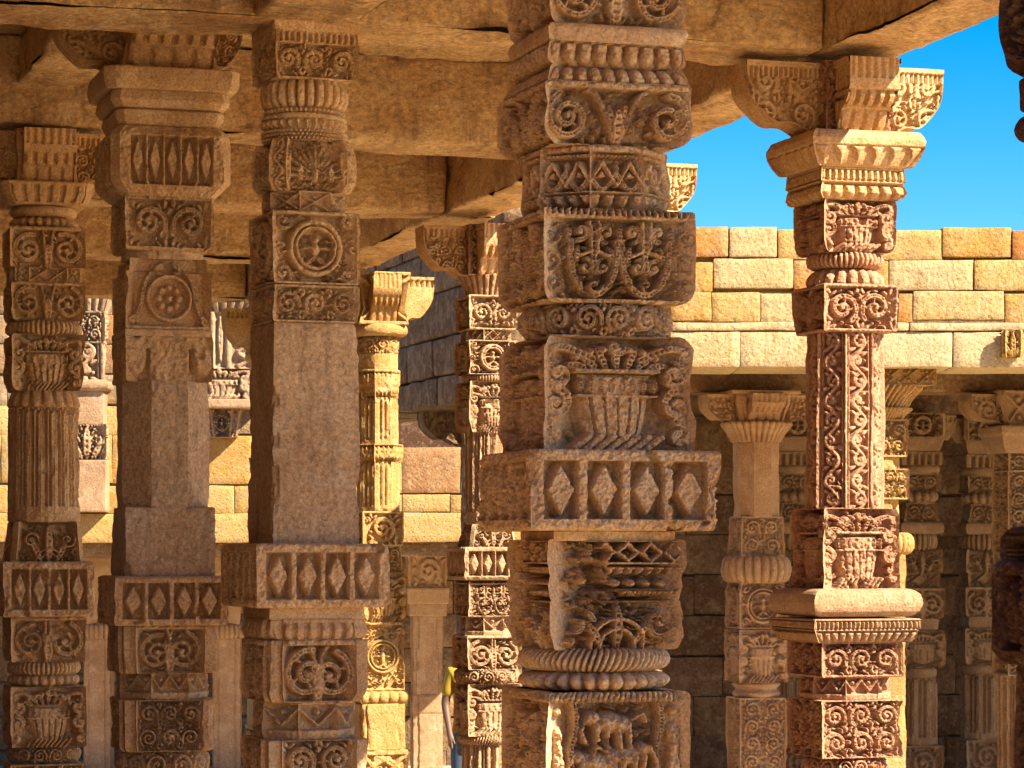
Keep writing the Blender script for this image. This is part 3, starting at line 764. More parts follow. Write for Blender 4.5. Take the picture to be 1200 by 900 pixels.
# P2
P2 = [
 (4, 84, 'sq', 112, [(0, 1), (.3, .95), (.5, .88), (.8, .98), (1, 1.04)], None, 'capital_block'),
 (83, 109, 'cham', 160, [(0, 1), (.6, .99), (1, .95)], None, 'abacus'), (108, 129, 'cham', 141, [(0, .96), (.6, 1), (1, .92)], None, 'abacus_moulding'),
 (128, 149, 'cham', 128, [(0, .9), (.2, 1), (.5, 1), (1, .93)], None, 'abacus_moulding'),
 (149, 231, 'cham', 142, [(0, .86), (.12, .98), (.16, 1), (.78, 1), (.80, .99), (1, .78)], m_diamonds5, 'diamond_block', D_(dep=.018)),
 (229, 293, 'sq', 106, [(0, .97), (.05, 1), (.9, 1), (1, .93)], m_scroll, 'scroll_block', D_(dep=.02)),
 (292, 303, 'oct', 92, 'flat', None, 'neck_moulding'),
 (302, 386, 'sq', 103, [(0, .88), (.18, .9), (.2, 1), (1, 1)], m_roundel, 'roundel_block', D_(dep=.016)),
 (386, 394, 'sq', 105, 'flat', None, 'fillet'),
 (393, 447, 'sq', 104, 'flat', m_stop, 'shaft_stop', D_(dep=.02)),
 (445, 600, 'oct', 103, [(0, 1), (1, 1)], m_plain, 'shaft', D_(mat=M['pink'], wear=.006, chip=.012)),
 (594, 677, 'sq', 106, [(0, .985), (1, 1)], None, 'plain_block', D_(mat=M['pink'], wear=.007, chip=.02)),
 (675, 733, 'sq', 134, [(0, .97), (.05, 1), (.93, 1), (1, .98)], m_diamonds, 'diamond_band', D_(dep=.02, side=m_diamonds_side)),
 (733, 789, 'ratha2', 117, 'flat', m_volpair, 'volute_block', D_(dep=.022)),
 (787, 821, 'oct', 108, [(0, .97), (.7, 1), (1, .97)], m_stepped, 'swag_drum', D_(dep=.012)),
 (820, 881, 'ratha2', 116, [(0, 1), (.1, .98), (.9, .98), (1, .94)], m_dense, 'scroll_block', D_(dep=.022)),
 (880, 912, 'round', 116, 'torus', m_scroll_open, 'ring_moulding'),
] + LOW(112, 912)
pillar(190, 9.9, P2, M['tan'], 'pillar with eight-sided plain shaft and a five-diamond block under its capital', seed=2,
       arms=[(4, 82, 62, 40, 128, (180,), m_dense), (4, 82, 60, 40, 92, (0,), m_dense), (4, 82, 100, 50, 96, (-90,), m_plain, 1), (4, 82, 60, 40, 110, (90,), m_plain)], arm_mat=M['brown'])

# P1
P1 = [
 (150, 216, 'sq', 74, [(0, 1), (.6, .9), (1, .98)], None, 'capital_block'),
 (213, 239, 'cham', 108, [(0, 1), (.5, .98), (1, .86)], m_dentils, 'abacus', D_(dep=.006)),
 (238, 252, 'round', 80, 'torus', None, 'ring_moulding'), (251, 266, 'round', 82, 'torus', m_beads, 'bead_ring', D_(dep=.01)),
 (265, 313, 'sq', 88, 'flat', m_volpair, 'volute_block'), (312, 331, 'ratha', 84, 'flat', m_cross, 'cross_drum', D_(dep=.01)),
 (330, 375, 'sq', 87, 'drop', m_volpair, 'mask_block', D_(dep=.02)),
 (374, 392, 'round', 92, 'torus', m_flutes, 'fluted_ring', D_(dep=.012)),
 (391, 457, 'sq', 86, 'drop', m_vase, 'vase_block', D_(dep=.024)),
 (455, 477, 'round', 90, [(0, .8), (.5, .93), (.85, 1), (1, 1)], m_petals, 'ring_moulding', D_(dep=.008)),
 (476, 612, 'hex16', 84, [(0, .98), (1, 1)], m_hang, 'fluted_shaft', D_(dep=.012)),
 (611, 660, 'cham', 88, [(0, .88), (.4, .92), (1, 1)], m_lotus, 'leaf_block', D_(dep=.022)),
 (658, 723, 'sq', 106, [(0, .97), (.05, 1), (1, 1)], m_diamonds, 'diamond_band', D_(dep=.02)),
 (723, 776, 'sq', 88, 'flat', m_volpair, 'volute_block', D_(dep=.02)),
 (775, 792, 'round', 88, 'torus', m_flutes, 'fluted_ring', D_(dep=.01)), (791, 806, 'round', 86, 'torus', m_petals, 'ring_moulding', D_(dep=.008)),
 (805, 876, 'sq', 88, 'flat', m_vase, 'vase_block', D_(dep=.022)), (875, 897, 'round', 90, 'torus', m_scroll_open, 'ring_moulding'), (896, 930, 'sq', 88, 'flat', m_scroll, 'scroll_block'),
] + LOW(86, 930)
pillar(51, 11.2, P1, M['brown'], 'leftmost pillar with a fluted many-sided shaft below a vase-and-foliage block', seed=1,
       arms=[(152, 215, 46, 30, 75, (180,), m_dense), (152, 215, 60, 36, 62, (-90,), m_plain, 1), (152, 215, 46, 30, 75, (0,), m_dense)])

# P7 and its copy P12
P7 = [
 (70, 156, 'sq', 92, [(0, 1), (.5, .9), (1, .98)], m_dense, 'capital_block'),
 (154, 196, 'sq', 143, [(0, .93), (.25, 1), (.5, .99), (.75, .93), (1, .84)], m_teeth, 'abacus', D_(dep=.006, chip=.018, mat=M['brown'])),
 (195, 233, 'sq', 108, [(0, .98), (.45, 1), (.5, .95), (.8, 1.02), (1, .93)], m_two, 'neck_moulding', D_(dep=.009, mat=M['brown'])),
 (232, 294, 'sq', 93, 'drop', m_vase, 'vase_block', D_(dep=.024)),
 (293, 312, 'round', 92, 'torus', m_flutes, 'fluted_ring', D_(dep=.012)), (312, 333, 'round', 94, [(0, .85), (.5, .97), (1, 1)], m_petals_up, 'leaf_ring', D_(dep=.009)),
 (332, 388, 'sq', 95, 'flat', m_scroll, 'scroll_block', D_(dep=.02)),
 (388, 597, 'oct', 86, [(0, 1), (1, 1.02)], m_vine, 'vine_shaft', D_(dep=.012)),
 (595, 691, 'sq', 98, [(0, .94), (.1, 1), (1, 1)], m_vase, 'vase_block', D_(dep=.026)),
 (690, 723, 'sq', 138, 'torus', None, 'cushion_ring', D_(chip=.006, mat=M['redpale'])),
 (725, 753, 'sq', 138, [(0, 1), (.4, 1), (.5, .97), (1, .86)], m_two, 'petal_moulding', D_(dep=.008, mat=M['redpale'])),
 (752, 794, 'sq', 104, 'flat', m_scroll, 'scroll_block', D_(dep=.022)),
 (793, 822, 'oct', 100, [(0, .97), (.7, 1), (1, .97)], m_stepped, 'swag_drum', D_(dep=.011)),
 (821, 889, 'sq', 106, [(0, 1), (.1, .98), (1, .98)], m_dense, 'openwork_block', D_(dep=.022)), (888, 912, 'round', 104, 'torus', m_scroll_open, 'ring_moulding'),
] + LOW(102, 912)
arms7 = [(72, 154, 52, 38, {180: 136, 0: 116}, (180, 0), m_dense), (72, 154, 62, 38, 86, (-90,), m_two, 1), (72, 154, 52, 38, 100, (90,), m_dense)]
p7 = pillar(990, 9.6, P7, M['red'], 'reddish pillar before the blue sky with vine-carved shaft and smooth cushion ring', seed=7, arms=arms7, arm_mat=M['brown'])
def copy_thing(root, loc, rz, label):
    r = root.copy(); C.objects.link(r); r.location = loc; r.rotation_euler = (0, 0, rz); r['label'] = label
    for ch in list(root.children):
        q = ch.copy(); C.objects.link(q); q.parent = r
    return r
a = nt(3.93, -11.3); copy_thing(p7, (a[0], a[1], FLOOR), ROT, 'sunlit pillar almost wholly hidden behind the central pillar, its bracket tip showing against the sky')
a = nt(3.9, -6.3); copy_thing(p7, (a[0], a[1], FLOOR), ROT, 'unseen pillar of the right-hand row, set for its shadow')  # unseen pillar, put here for the shadow it throws on the inner row

# P6
P6 = [
 (262, 322, 'sq', 62, 'flat', m_dense, 'capital_block'), (319, 346, 'round', 70, 'bell', m_flutes, 'fluted_abacus', D_(dep=.012)),
 (345, 386, 'sq', 60, 'flat', m_scroll, 'scroll_block', D_(dep=.024)), (385, 399, 'oct', 58, 'flat', m_cross, 'cross_drum'), (398, 438, 'sq', 62, 'flat', m_medal, 'mask_block', D_(dep=.024)),
 (437, 447, 'round', 60, 'torus', m_flutes, 'fluted_ring', D_(dep=.01)), (446, 506, 'sq', 60, 'drop', m_vase, 'vase_block', D_(dep=.026)),
 (505, 615, 'hex16', 50, 'flat', m_hang, 'fluted_shaft', D_(dep=.012)), (614, 643, 'cham', 58, [(0, .85), (1, 1.05)], m_lotus, 'leaf_block', D_(dep=.02)),
 (641, 680, 'sq', 76, [(0, 1), (.9, 1), (1, .93)], m_diamonds, 'diamond_band', D_(dep=.022)), (681, 723, 'sq', 62, 'flat', m_circles, 'medallion_block', D_(dep=.022)),
 (722, 746, 'oct', 58, 'flat', m_stepped, 'swag_drum', D_(dep=.012)), (745, 785, 'sq', 66, 'flat', m_volpair, 'medallion_block', D_(dep=.024)),
 (784, 803, 'round', 80, 'torus', m_scroll_open, 'ring_moulding', D_(dep=.014)), (802, 863, 'sq', 64, 'flat', m_vase, 'vase_block', D_(dep=.024)),
 (862, 874, 'round', 70, 'torus', m_rope, 'rope_ring'), (873, 950, 'hex16', 58, 'flat', m_hang, 'fluted_shaft'),
] + LOW(66, 950)
p6 = pillar(570, 14.1, P6, M['redpale'], 'distant rose-coloured sunlit pillar half hidden by the left edge of the central pillar', seed=6,
       arms=[(264, 322, 38, 26, 82, (180, 0), m_dense), (264, 322, 40, 28, 60, (-90,), m_plain, 1)], arm_mat=M['brown'])
# P5
P5 = [
 (318, 380, 'sq', 64, [(0, 1), (.2, 1), (.22, .92), (.7, .8), (1, .95)], m_cross, 'capital_block', D_(dep=.014)), (378, 393, 'round', 70, 'torus', None, 'cushion_ring'),
 (393, 413, 'round', 50, 'flat', m_scroll_open, 'scroll_ring', D_(dep=.008)), (412, 433, 'oct', 44, 'flat', None, 'plain_drum'), (432, 466, 'oct', 49, [(0, 1), (.5, 1), (.6, .94), (1, .94)], m_garland, 'garland_ring', D_(dep=.014)),
 (465, 522, 'oct', 44, 'flat', m_hang, 'shaft', D_(dep=.008)), (520, 541, 'oct', 55, 'flat', m_garland, 'garland_ring', D_(dep=.014)), (540, 600, 'oct', 48, 'flat', m_hang, 'fluted_drum', D_(dep=.008)),
 (599, 640, 'sq', 50, 'flat', m_scroll, 'scroll_block', D_(dep=.014)), (639, 672, 'sq', 47, 'flat', m_dense, 'scroll_block', D_(dep=.012)), (671, 730, 'sq', 57, 'drop', m_vase, 'vase_block', D_(dep=.018)),
 (729, 810, 'sq', 52, 'flat', m_medal, 'medallion_block', D_(dep=.014)), (809, 826, 'sq', 60, 'torus', m_beads, 'bead_moulding', D_(dep=.006)), (825, 880, 'ratha2', 56, 'flat', None, 'plain_block'), (879, 950, 'sq', 58, 'flat', m_volpair, 'volute_block', D_(dep=.012)),
] + LOW(60, 950)
p5 = pillar(443, 16.6, P5, M['cream'], 'cream-yellow fully sunlit pillar between the plain square shaft and the distant rose pillar', seed=5,
       arms=[(322, 378, 34, 20, 64, (180, 0), m_plain), (322, 378, 34, 20, 46, (-90,), m_plain, 1)])

a = nt(3.95, -18.55); copy_thing(p5, (a[0], a[1], FLOOR), ROT, 'cream pillar hidden behind the plain square-shafted pillar')
# P11, the pillar at the right edge, its shade put into the colour
P11 = [(-700, -560, 'sq', 420, 'downc', None, 'capital_block'), (-560, -300, 'sq', 300, 'flat', m_dense, 'scroll_block', D_(dep=.02)),
 (-300, -60, 'sq', 288, 'flat', None, 'shaft_block'), (-60, 52, 'cham', 342, [(0, 1), (.6, 1), (.85, .96), (1, .86)], m_volpair, 'volute_block', D_(dep=.02)),
 (50, 96, 'sq', 282, 'flat', None, 'neck_block'), (95, 141, 'cham', 308, 'torus', None, 'ring_moulding'), (140, 616, 'cham', 286, 'flat', None, 'shaft'),
 (615, 660, 'cham', 334, [(0, .94), (.3, 1), (1, 1)], m_lattice, 'leaf_block', D_(dep=.01)), (657, 788, 'cham', 352, [(0, .97), (.08, 1), (.85, 1), (1, .93)], m_diamonds, 'diamond_band', D_(dep=.02, chip=.02)),
 (787, 1000, 'sq', 290, 'flat', m_dense, 'scroll_block', D_(dep=.02))] + LOW(290, 1000)
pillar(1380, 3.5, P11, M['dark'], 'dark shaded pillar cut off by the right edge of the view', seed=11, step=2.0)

# ------------------------------------------------------------------ beams and roof of the colonnade
HB, HT = EYE + 1.7, EYE + 2.02           # underside of the beams, underside of the roof slabs
def beam(n0, t0, n1, t1, w, z0, z1, label, mat='beam', name='stone_beam', amp=.016, seed=0, step=.028):
    A, B = nt(n0, t0), nt(n1, t1); L = np.hypot(*(B - A)); c = (A + B) / 2; rz = math.atan2(*(B - A)[::-1])
    g = Geo(); r = empty(name, (c[0], c[1], z0), rz)
    P0 = Geo()
    rough_box(P0, (c[0], c[1], (z0 + z1) / 2), (L, w, z1 - z0), rz, step, amp * .7, 5, seed, maxn=280, strata=amp * .9)
    V = np.vstack(P0.V)
    # into the local frame of its own origin
    cr, sr = math.cos(-rz), math.sin(-rz); q = V - np.array([c[0], c[1], z0]); V2 = q.copy(); V2[:, 0] = q[:, 0] * cr - q[:, 1] * sr; V2[:, 1] = q[:, 0] * sr + q[:, 1] * cr
    P0.V = [V2]
    bpy.data.objects.remove(r)
    o = P0.build(name, M[mat]); o.location = (c[0], c[1], z0); o.rotation_euler = (0, 0, rz)
    tag(o, label, 'beam', 'stone beams of the colonnade roof')
    return o
rowsT = [-6.4, -8.85, -11.3, -13.6, -16.05, -18.6]
txt = ['cross beam just overhead before the central pillar', 'dark cross beam along the top edge, ending on the reddish pillar', 'rough cross beam above the peacock block of the square-shafted pillar',
       'third cross beam further back, over the distant rose pillar', 'fifth cross beam of the roof, over the cream pillar', 'hindmost cross beam closing the roof, low in the gap beside the square shaft']
for j, t in enumerate(rowsT):
    beam(-1.28, t, 3.76, t, .34, HB + (.0 if j else .004), HT + .03, txt[j], seed=j * 11)
# edge beam over the right-hand row, in lengths from pillar to pillar
ends = [-3.6, -6.4, -8.85, -11.3, -13.6, -16.3, -18.8]
bl = ['nearest length of the roof edge beam, off to the right', 'roof edge beam running up to the right from the reddish pillar against the sky', 'roof edge beam between the reddish pillar and the hidden sunlit pillar',
      'roof edge beam behind the central pillar', 'roof edge beam left of the central pillar, over the rose pillar', 'last length of the roof edge beam beyond the cream pillar']
for j in range(6):
    beam(3.92, ends[j] - .006, 3.92, ends[j + 1] + .006, .30, HB + .003, HT + .06, bl[j], seed=200 + j * 7)
beam(1.5, -9.3, 1.5, -18.4, .30, HB + .16, HT + .04, 'inner beam running back over the two leftmost pillars', seed=91)
beam(1.97, -3.8, 1.97, -9.0, .34, HB - .004, HT + .04, 'inner beam over the plain square-shafted pillar towards the viewer', seed=92)
beam(.15, -3.8, .15, -18.4, .30, HB - .01, HT + .04, 'inner beam at the far left of the roof', seed=93)
# roof slabs
for j, (t0, t1) in enumerate(((-3.6, -6.4), (-6.4, -8.85), (-8.85, -11.3), (-11.3, -13.6), (-13.6, -18.9))):
    o = beam(-1.7, (t0 + t1) / 2, 4.05, (t0 + t1) / 2, abs(t1 - t0) - .006, HT + .035, HT + .38,
             ['nearest roof slab, overhead', 'roof slab before the top cross beam', 'brightly lit roof slab between the top cross beam and the next', 'roof slab beyond the second cross beam', 'farthest roof slab, at the back'][j],
             'ceil', 'roof_slab', .022, 300 + j * 5, .07)
    o['category'] = 'roof slab'; o['group'] = 'roof slabs of the colonnade'

# ------------------------------------------------------------------ ground
def sheet(name, x0, x1, y0, y1, z, mat, kind='structure', zb=None, sub=2):
    g = Geo()
    xs = np.linspace(x0, x1, sub); ys = np.linspace(y0, y1, sub)
    P = np.zeros((sub, sub, 3)); P[..., 0] = xs[None]; P[..., 1] = ys[::-1][:, None]; P[..., 2] = z
    g.grid(P, smooth=False)
    o = g.build(name, mat); o['kind'] = kind; return o
sheet('ground', -400, 400, -300, 700, 0.0, M['floor'])
g = Geo(); c = nt(-.2, -9.9); rough_box(g, (c[0], c[1], .45), (9.6, 16.2, .9 - .004), ROT, .5, .004, 3, 5)
o = g.build('colonnade_floor', M['pave']); o['kind'] = 'structure'

g = Geo(); c = nt(-1.5, -6.2); rough_box(g, (c[0], c[1], (HT + .9) / 2 + .1), (.4, 25.0, HT + .3 - .9), ROT, .3, .01, 3, 6, att=.4)  # unseen wall, added to keep light off the left faces of the pillars
o = g.build('added_shade_wall', M['dark']); tag(o, 'added plain wall, unseen to the left, keeping light off the pillars', 'wall')
# ------------------------------------------------------------------ masonry walls
def px(x, D): return (x - CX) / F * D
def pz(y, D): return EYE + (HY - y) / F * D
def masonry(g, D, x0, x1, courses, thick, seed, step=.05, tints=None, jig=.012):
    r = random.Random(seed)
    for (y0, y1, wmin, wmax, proud, tt) in courses:
        x = x0 - r.uniform(0, wmin); z1, z0 = pz(y0, D), pz(y1, D)
        while x < x1:
            w = r.uniform(wmin, wmax)
            a, b = max(x, x0), min(x + w, x1)
            if b - a > 6:
                off = r.uniform(0, jig) + proud; jz = r.uniform(-.012, .012) if jig > .005 else 0
                rough_box(g, (px((a + b) / 2, D), D + thick / 2 - off, (z0 + z1) / 2 + jz), ((b - a) / F * D - .004, thick, z1 - z0 - .004), 0, step, .008, 5,
                          seed + int(x), att=r.choice(tt), bev=.005)
            x += w
YL = [.1, .25, .35, .4, .42, .5, .58, .62, .7, .8]
def wall_with_core(name, D, x0, x1, courses, thick, seed, label, mat, step=.05, jig=.012, cat='wall'):
    g = Geo(); masonry(g, D, x0, x1, courses, thick, seed, step, jig=jig)
    zt, zb = pz(courses[0][0], D) - .03, pz(courses[-1][1], D) + .012
    rough_box(g, ((px(x0, D) + px(x1, D)) / 2, D + thick / 2 + .02, (zt + zb) / 2), (px(x1, D) - px(x0, D) - .06, thick - .08, zt - zb), 0, .5, 0, att=.3)
    o = g.build(name, M[mat]); tag(o, label, cat); return o

# right-hand wing across the courtyard: front plane at 15.5 m
DR = 15.5
wall_with_core('parapet_wall', DR, 785, 1700, [(268, 304, 55, 120, 0, YL), (305, 341, 45, 115, 0, YL), (342, 377, 55, 110, 0, YL)], .6, 5,
               'sunlit wall of yellow and cream stone blocks against the sky', 'wall')
g = Geo(); masonry(g, DR, 785, 1700, [(378, 388, 200, 330, .025, [0, .05]), (388.6, 431, 130, 300, .015, [0, 0, .08])], .6, 8, .06, jig=.003)
o = g.build('lintel', M['wall']); tag(o, 'long pale lintel below the yellow block wall', 'lintel')
g = Geo(); kk = DR / F
r_ = empty('carved_boss', (px(1184, DR), DR - .03, pz(420, DR))); tag(r_, 'small carved knob on the pale lintel at the right edge', 'carving')
stack(g, kk, pz(388, DR) - pz(420, DR), 0, 'cham3', 26, 'drop', m_lotus, .02, 1.2, 4, np.array([9., 9, 9])); g.build('knob', M['wall'], r_)
# inner beams, roof and back wall of the wing
def box_thing(name, x0, x1, y0, y1, D, depth, mat, label, cat, seed=0, step=.06, amp=.01, att=.5, group=None):
    g = Geo(); rough_box(g, ((px(x0, D) + px(x1, D)) / 2, D + depth / 2, (pz(y0, D) + pz(y1, D)) / 2), (px(x1, D) - px(x0, D), depth, pz(y0, D) - pz(y1, D)), 0, step, amp, 5, seed, att=att, maxn=160)
    o = g.build(name, M[mat]); tag(o, label, cat, group); return o
DI = 18.0
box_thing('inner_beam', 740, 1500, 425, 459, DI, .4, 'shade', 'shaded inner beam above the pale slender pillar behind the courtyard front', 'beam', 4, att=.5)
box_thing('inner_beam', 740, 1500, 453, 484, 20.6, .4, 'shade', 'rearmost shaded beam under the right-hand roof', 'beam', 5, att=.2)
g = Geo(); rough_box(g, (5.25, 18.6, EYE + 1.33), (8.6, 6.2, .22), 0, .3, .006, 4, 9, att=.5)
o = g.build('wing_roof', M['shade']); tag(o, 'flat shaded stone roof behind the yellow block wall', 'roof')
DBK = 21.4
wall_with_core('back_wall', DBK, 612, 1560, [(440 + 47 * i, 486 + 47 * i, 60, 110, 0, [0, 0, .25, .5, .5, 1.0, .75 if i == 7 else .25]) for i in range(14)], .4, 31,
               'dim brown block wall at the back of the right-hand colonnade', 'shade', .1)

# wing pillars
W8 = [
 (458, 462, 'sq', 84, 'flat', None, 'abacus'), (461, 495, 'cham', 66, [(0, 1), (.3, 1), (1, .8)], m_dentils, 'capital_block', D_(dep=.008)),
 (494, 518, 'round', 86, 'bell', m_flutes, 'fluted_abacus', D_(dep=.012)), (517, 606, 'oct', 50, 'flat', m_plain, 'shaft'),
 (605, 652, 'sq', 54, [(0, .93), (.2, .96), (1, 1)], m_dense, 'carved_block', D_(dep=.012)), (651, 683, 'round', 84, 'torus', m_flutes, 'fluted_ring', D_(dep=.014)),
 (682, 737, 'sq', 60, [(0, .9), (.1, .9), (.2, 1), (1, .98)], m_medal, 'medallion_block', D_(dep=.016)), (738, 800, 'sq', 60, 'flat', m_vase, 'vase_block', D_(dep=.018)),
 (799, 819, 'round', 58, [(0, .9), (.2, 1), (.45, .85), (.7, 1), (1, .9)], None, 'ring_moulding'), (818, 905, 'sq', 58, 'flat', m_dense, 'carved_block', D_(dep=.012)),
] + [(905, 1200, 'sq', 62, 'flat', None, 'base_block')]
A8 = [(462, 496, 36, 26, 66, (180, 0), m_dense), (462, 496, 40, 26, 50, (-90,), m_plain, 1)]
FL0 = FLOOR
FLOOR = .0
pillar(886, 18, W8, M['redpale'], 'pale rose pillar with fluted ring in the far shaded colonnade, left of the reddish pillar', rot=-.08, seed=8, arms=A8, step=1.3, group='pillars of the far wing')
W9 = [(431, 452, 'sq', 112, 'flat', m_cross, 'abacus', D_(dep=.012)), (451, 478, 'round', 112, 'bell', m_rope, 'rope_capital', D_(dep=.02)), (477, 492, 'round', 88, 'bell', m_flutes, 'fluted_abacus'),
      (491, 535, 'sq', 62, 'flat', m_dense, 'carved_block'), (534, 550, 'oct', 52, 'flat', None, 'neck_moulding'), (549, 585, 'sq', 62, 'flat', m_dense, 'carved_block'),
      (584, 625, 'oct', 50, 'flat', None, 'shaft'), (624, 650, 'round', 92, 'torus', m_flutes, 'fluted_ring'), (649, 1160, 'sq', 56, 'flat', None, 'lower_shaft')]
pillar(1026, DR + .35, W9, M['cream'], 'sunlit cream pillar hiding behind the reddish pillar, only its capital showing to the right', rot=-.1, seed=9, step=1.3, group='pillars of the far wing')
W10 = [(484, 512, 'cham', 56, 'flat', m_medal, 'capital_block', D_(dep=.02)), (511, 530, 'sq', 54, 'down', None, 'abacus'), (529, 545, 'sq', 50, 'flat', m_dentils, 'moulding'),
       (544, 556, 'round', 54, 'torus', None, 'ring_moulding'), (555, 575, 'sq', 46, 'flat', m_scroll, 'carved_block'), (574, 590, 'round', 52, 'torus', m_beads, 'bead_ring'), (589, 612, 'sq', 44, 'up', m_scroll, 'carved_block'),
       (611, 626, 'sq', 52, 'torus', None, 'moulding'), (625, 645, 'round', 50, 'torus', m_flutes, 'fluted_ring'), (644, 672, 'sq', 50, 'flat', m_lotus, 'leaf_block', D_(dep=.02)), (671, 690, 'sq', 44, 'flat', m_cross, 'carved_block'),
       (689, 725, 'sq', 54, 'drop', m_volpair, 'volute_block', D_(dep=.02)), (724, 740, 'sq', 42, 'flat', None, 'neck_moulding'), (739, 783, 'sq', 55, 'drop', m_vase, 'vase_block', D_(dep=.02)), (782, 796, 'round', 48, 'torus', None, 'ring_moulding'),
       (795, 875, 'oct', 46, 'flat', m_hang, 'fluted_shaft'), (874, 915, 'sq', 50, 'flat', m_scroll, 'carved_block'), (915, 1200, 'sq', 54, 'flat', None, 'base_block')]
A10 = [(486, 520, 28, 20, 44, (180, 0), m_plain)]
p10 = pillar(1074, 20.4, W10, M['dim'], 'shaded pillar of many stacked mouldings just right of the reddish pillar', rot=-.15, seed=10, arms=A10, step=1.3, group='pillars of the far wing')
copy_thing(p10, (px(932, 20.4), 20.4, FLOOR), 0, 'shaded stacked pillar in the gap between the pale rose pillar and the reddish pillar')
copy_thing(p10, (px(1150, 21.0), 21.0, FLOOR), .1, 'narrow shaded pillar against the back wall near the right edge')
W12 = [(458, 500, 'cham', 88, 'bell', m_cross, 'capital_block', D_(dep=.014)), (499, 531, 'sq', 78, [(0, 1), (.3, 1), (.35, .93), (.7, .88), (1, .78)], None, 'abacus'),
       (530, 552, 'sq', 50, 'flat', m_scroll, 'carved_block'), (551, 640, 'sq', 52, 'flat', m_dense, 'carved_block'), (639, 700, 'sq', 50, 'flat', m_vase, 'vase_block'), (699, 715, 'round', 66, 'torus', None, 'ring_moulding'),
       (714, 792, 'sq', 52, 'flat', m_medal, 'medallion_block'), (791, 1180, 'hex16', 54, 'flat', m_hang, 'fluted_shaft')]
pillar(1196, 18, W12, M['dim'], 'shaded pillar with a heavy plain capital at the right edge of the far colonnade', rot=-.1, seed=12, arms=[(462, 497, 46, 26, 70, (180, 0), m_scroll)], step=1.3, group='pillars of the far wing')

# ------------------------------------------------------------------ left-hand wing, far away
DL = 28.0
wall_with_core('block_wall', DL, -120, 418, [(300, 334, 50, 90, 0, [1.0, .95]), (335, 369, 50, 90, 0, [1.0, .9]), (370, 404, 40, 80, 0, [1.0, .9]), (405, 439, 50, 90, 0, [1.0, .95]), (440, 474, 50, 90, 0, [1.0]), (475, 509, 40, 80, 0, [1.0, .3]),
                                         (510, 567, 40, 80, 0, [.5, .42, .6]), (568, 601, 40, 90, 0, [.4, .55, .5])], .6, 51, 'tall sunlit block wall glimpsed between the left-hand pillars', 'wall', .08)
wall_with_core('block_wall', DL, 419, 700, [(525, 579, 38, 80, 0, [.9, .5, .4, 1.0]), (580, 601, 40, 90, 0, [.5, .4])], .6, 53, 'low sunlit wall of pale blocks between the cream and the rose pillar', 'wall', .08)
g = Geo(); masonry(g, DL, -120, 700, [(601.5, 636, 90, 200, .06, [.5, .4, .42])], .7, 55, .08); o = g.build('lintel', M['wall']); tag(o, 'sunlit yellow lintel low behind the left-hand pillars', 'lintel')
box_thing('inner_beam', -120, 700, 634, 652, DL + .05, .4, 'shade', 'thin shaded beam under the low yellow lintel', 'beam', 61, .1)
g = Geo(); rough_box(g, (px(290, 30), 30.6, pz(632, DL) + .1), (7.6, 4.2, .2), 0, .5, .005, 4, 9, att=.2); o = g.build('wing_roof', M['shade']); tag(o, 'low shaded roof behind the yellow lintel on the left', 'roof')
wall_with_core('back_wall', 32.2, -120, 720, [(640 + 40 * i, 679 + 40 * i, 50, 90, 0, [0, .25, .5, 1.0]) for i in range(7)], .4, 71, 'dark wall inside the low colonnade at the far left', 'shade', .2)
def m_strips(c):
    w, h = c.w, c.h; c.frame(1.5)
    for a_, b_ in ((.0, .3), (.7, 1.0)):
        t = np.linspace(0, 1, 40); c.stroke(np.c_[w * ((a_ + b_) / 2 + .06 * np.sin(t * 24)), h * t], .04 * w)
        for q in range(8): c.blob(w * ((a_ + b_) / 2 + .05 * (-1) ** q), h * (q + .5) / 8, .06 * w, .03 * h)
    c.rect(.33 * w, 0, .42 * w, h); c.rect(.58 * w, 0, .67 * w, h); leaf(c, .5 * w, .1 * h, math.pi / 2, .8 * h, .05 * w)
FLOOR = .0
V1 = [(350, 368, 'sq', 84, 'down', m_dentils, 'cap_moulding'), (367, 433, 'sq', 74, 'flat', m_strips, 'banded_block', D_(dep=.018)), (432, 470, 'sq', 74, 'flat', m_vase, 'vase_block', D_(dep=.03)), (469, 479, 'sq', 88, 'flat', None, 'ledge'),
      (478, 512, 'ratha', 50, [(0, 1), (1, .7)], m_medal, 'niche_block', D_(dep=.03))]
pillar(262, DL - .05, V1, M['post'], 'engaged pier with vertical scroll bands in the gap right of the eight-sided shaft', rot=-.3, seed=21, step=1.2, group='engaged piers on the far wall')
V2 = [(300, 346, 'sq', 44, 'flat', m_dense, 'capital_block'), (345, 366, 'sq', 54, 'down', m_dentils, 'moulding'), (365, 402, 'sq', 46, 'drop', m_dense, 'scroll_block', D_(dep=.03)), (401, 446, 'sq', 40, 'flat', m_vine, 'scroll_block', D_(dep=.03)),
      (445, 458, 'sq', 54, 'torus', None, 'moulding'), (457, 498, 'sq', 40, 'flat', None, 'plain_block'), (497, 540, 'sq', 50, 'drop', m_lotus, 'leaf_block', D_(dep=.03)), (539, 600, 'sq', 46, 'flat', None, 'plain_block')]
pillar(104, DL - .1, V2, M['post'], 'engaged pier of small carved blocks beside the leftmost pillar', rot=-.3, seed=22, step=1.2, group='engaged piers on the far wall')
W15 = [(645, 690, 'sq', 52, [(0, 1), (.1, 1), (.2, .9), (1, .86)], m_scroll, 'capital_block', D_(dep=.014)), (689, 708, 'sq', 50, [(0, 1), (1, .96)], None, 'abacus'), (707, 722, 'sq', 44, 'flat', None, 'neck_moulding'),
       (721, 760, 'ratha', 38, 'flat', None, 'shaft'), (759, 815, 'ratha2', 36, 'flat', None, 'shaft'), (814, 836, 'ratha', 39, 'flat', None, 'shaft_collar'), (835, 960, 'ratha', 37, 'flat', None, 'shaft')]
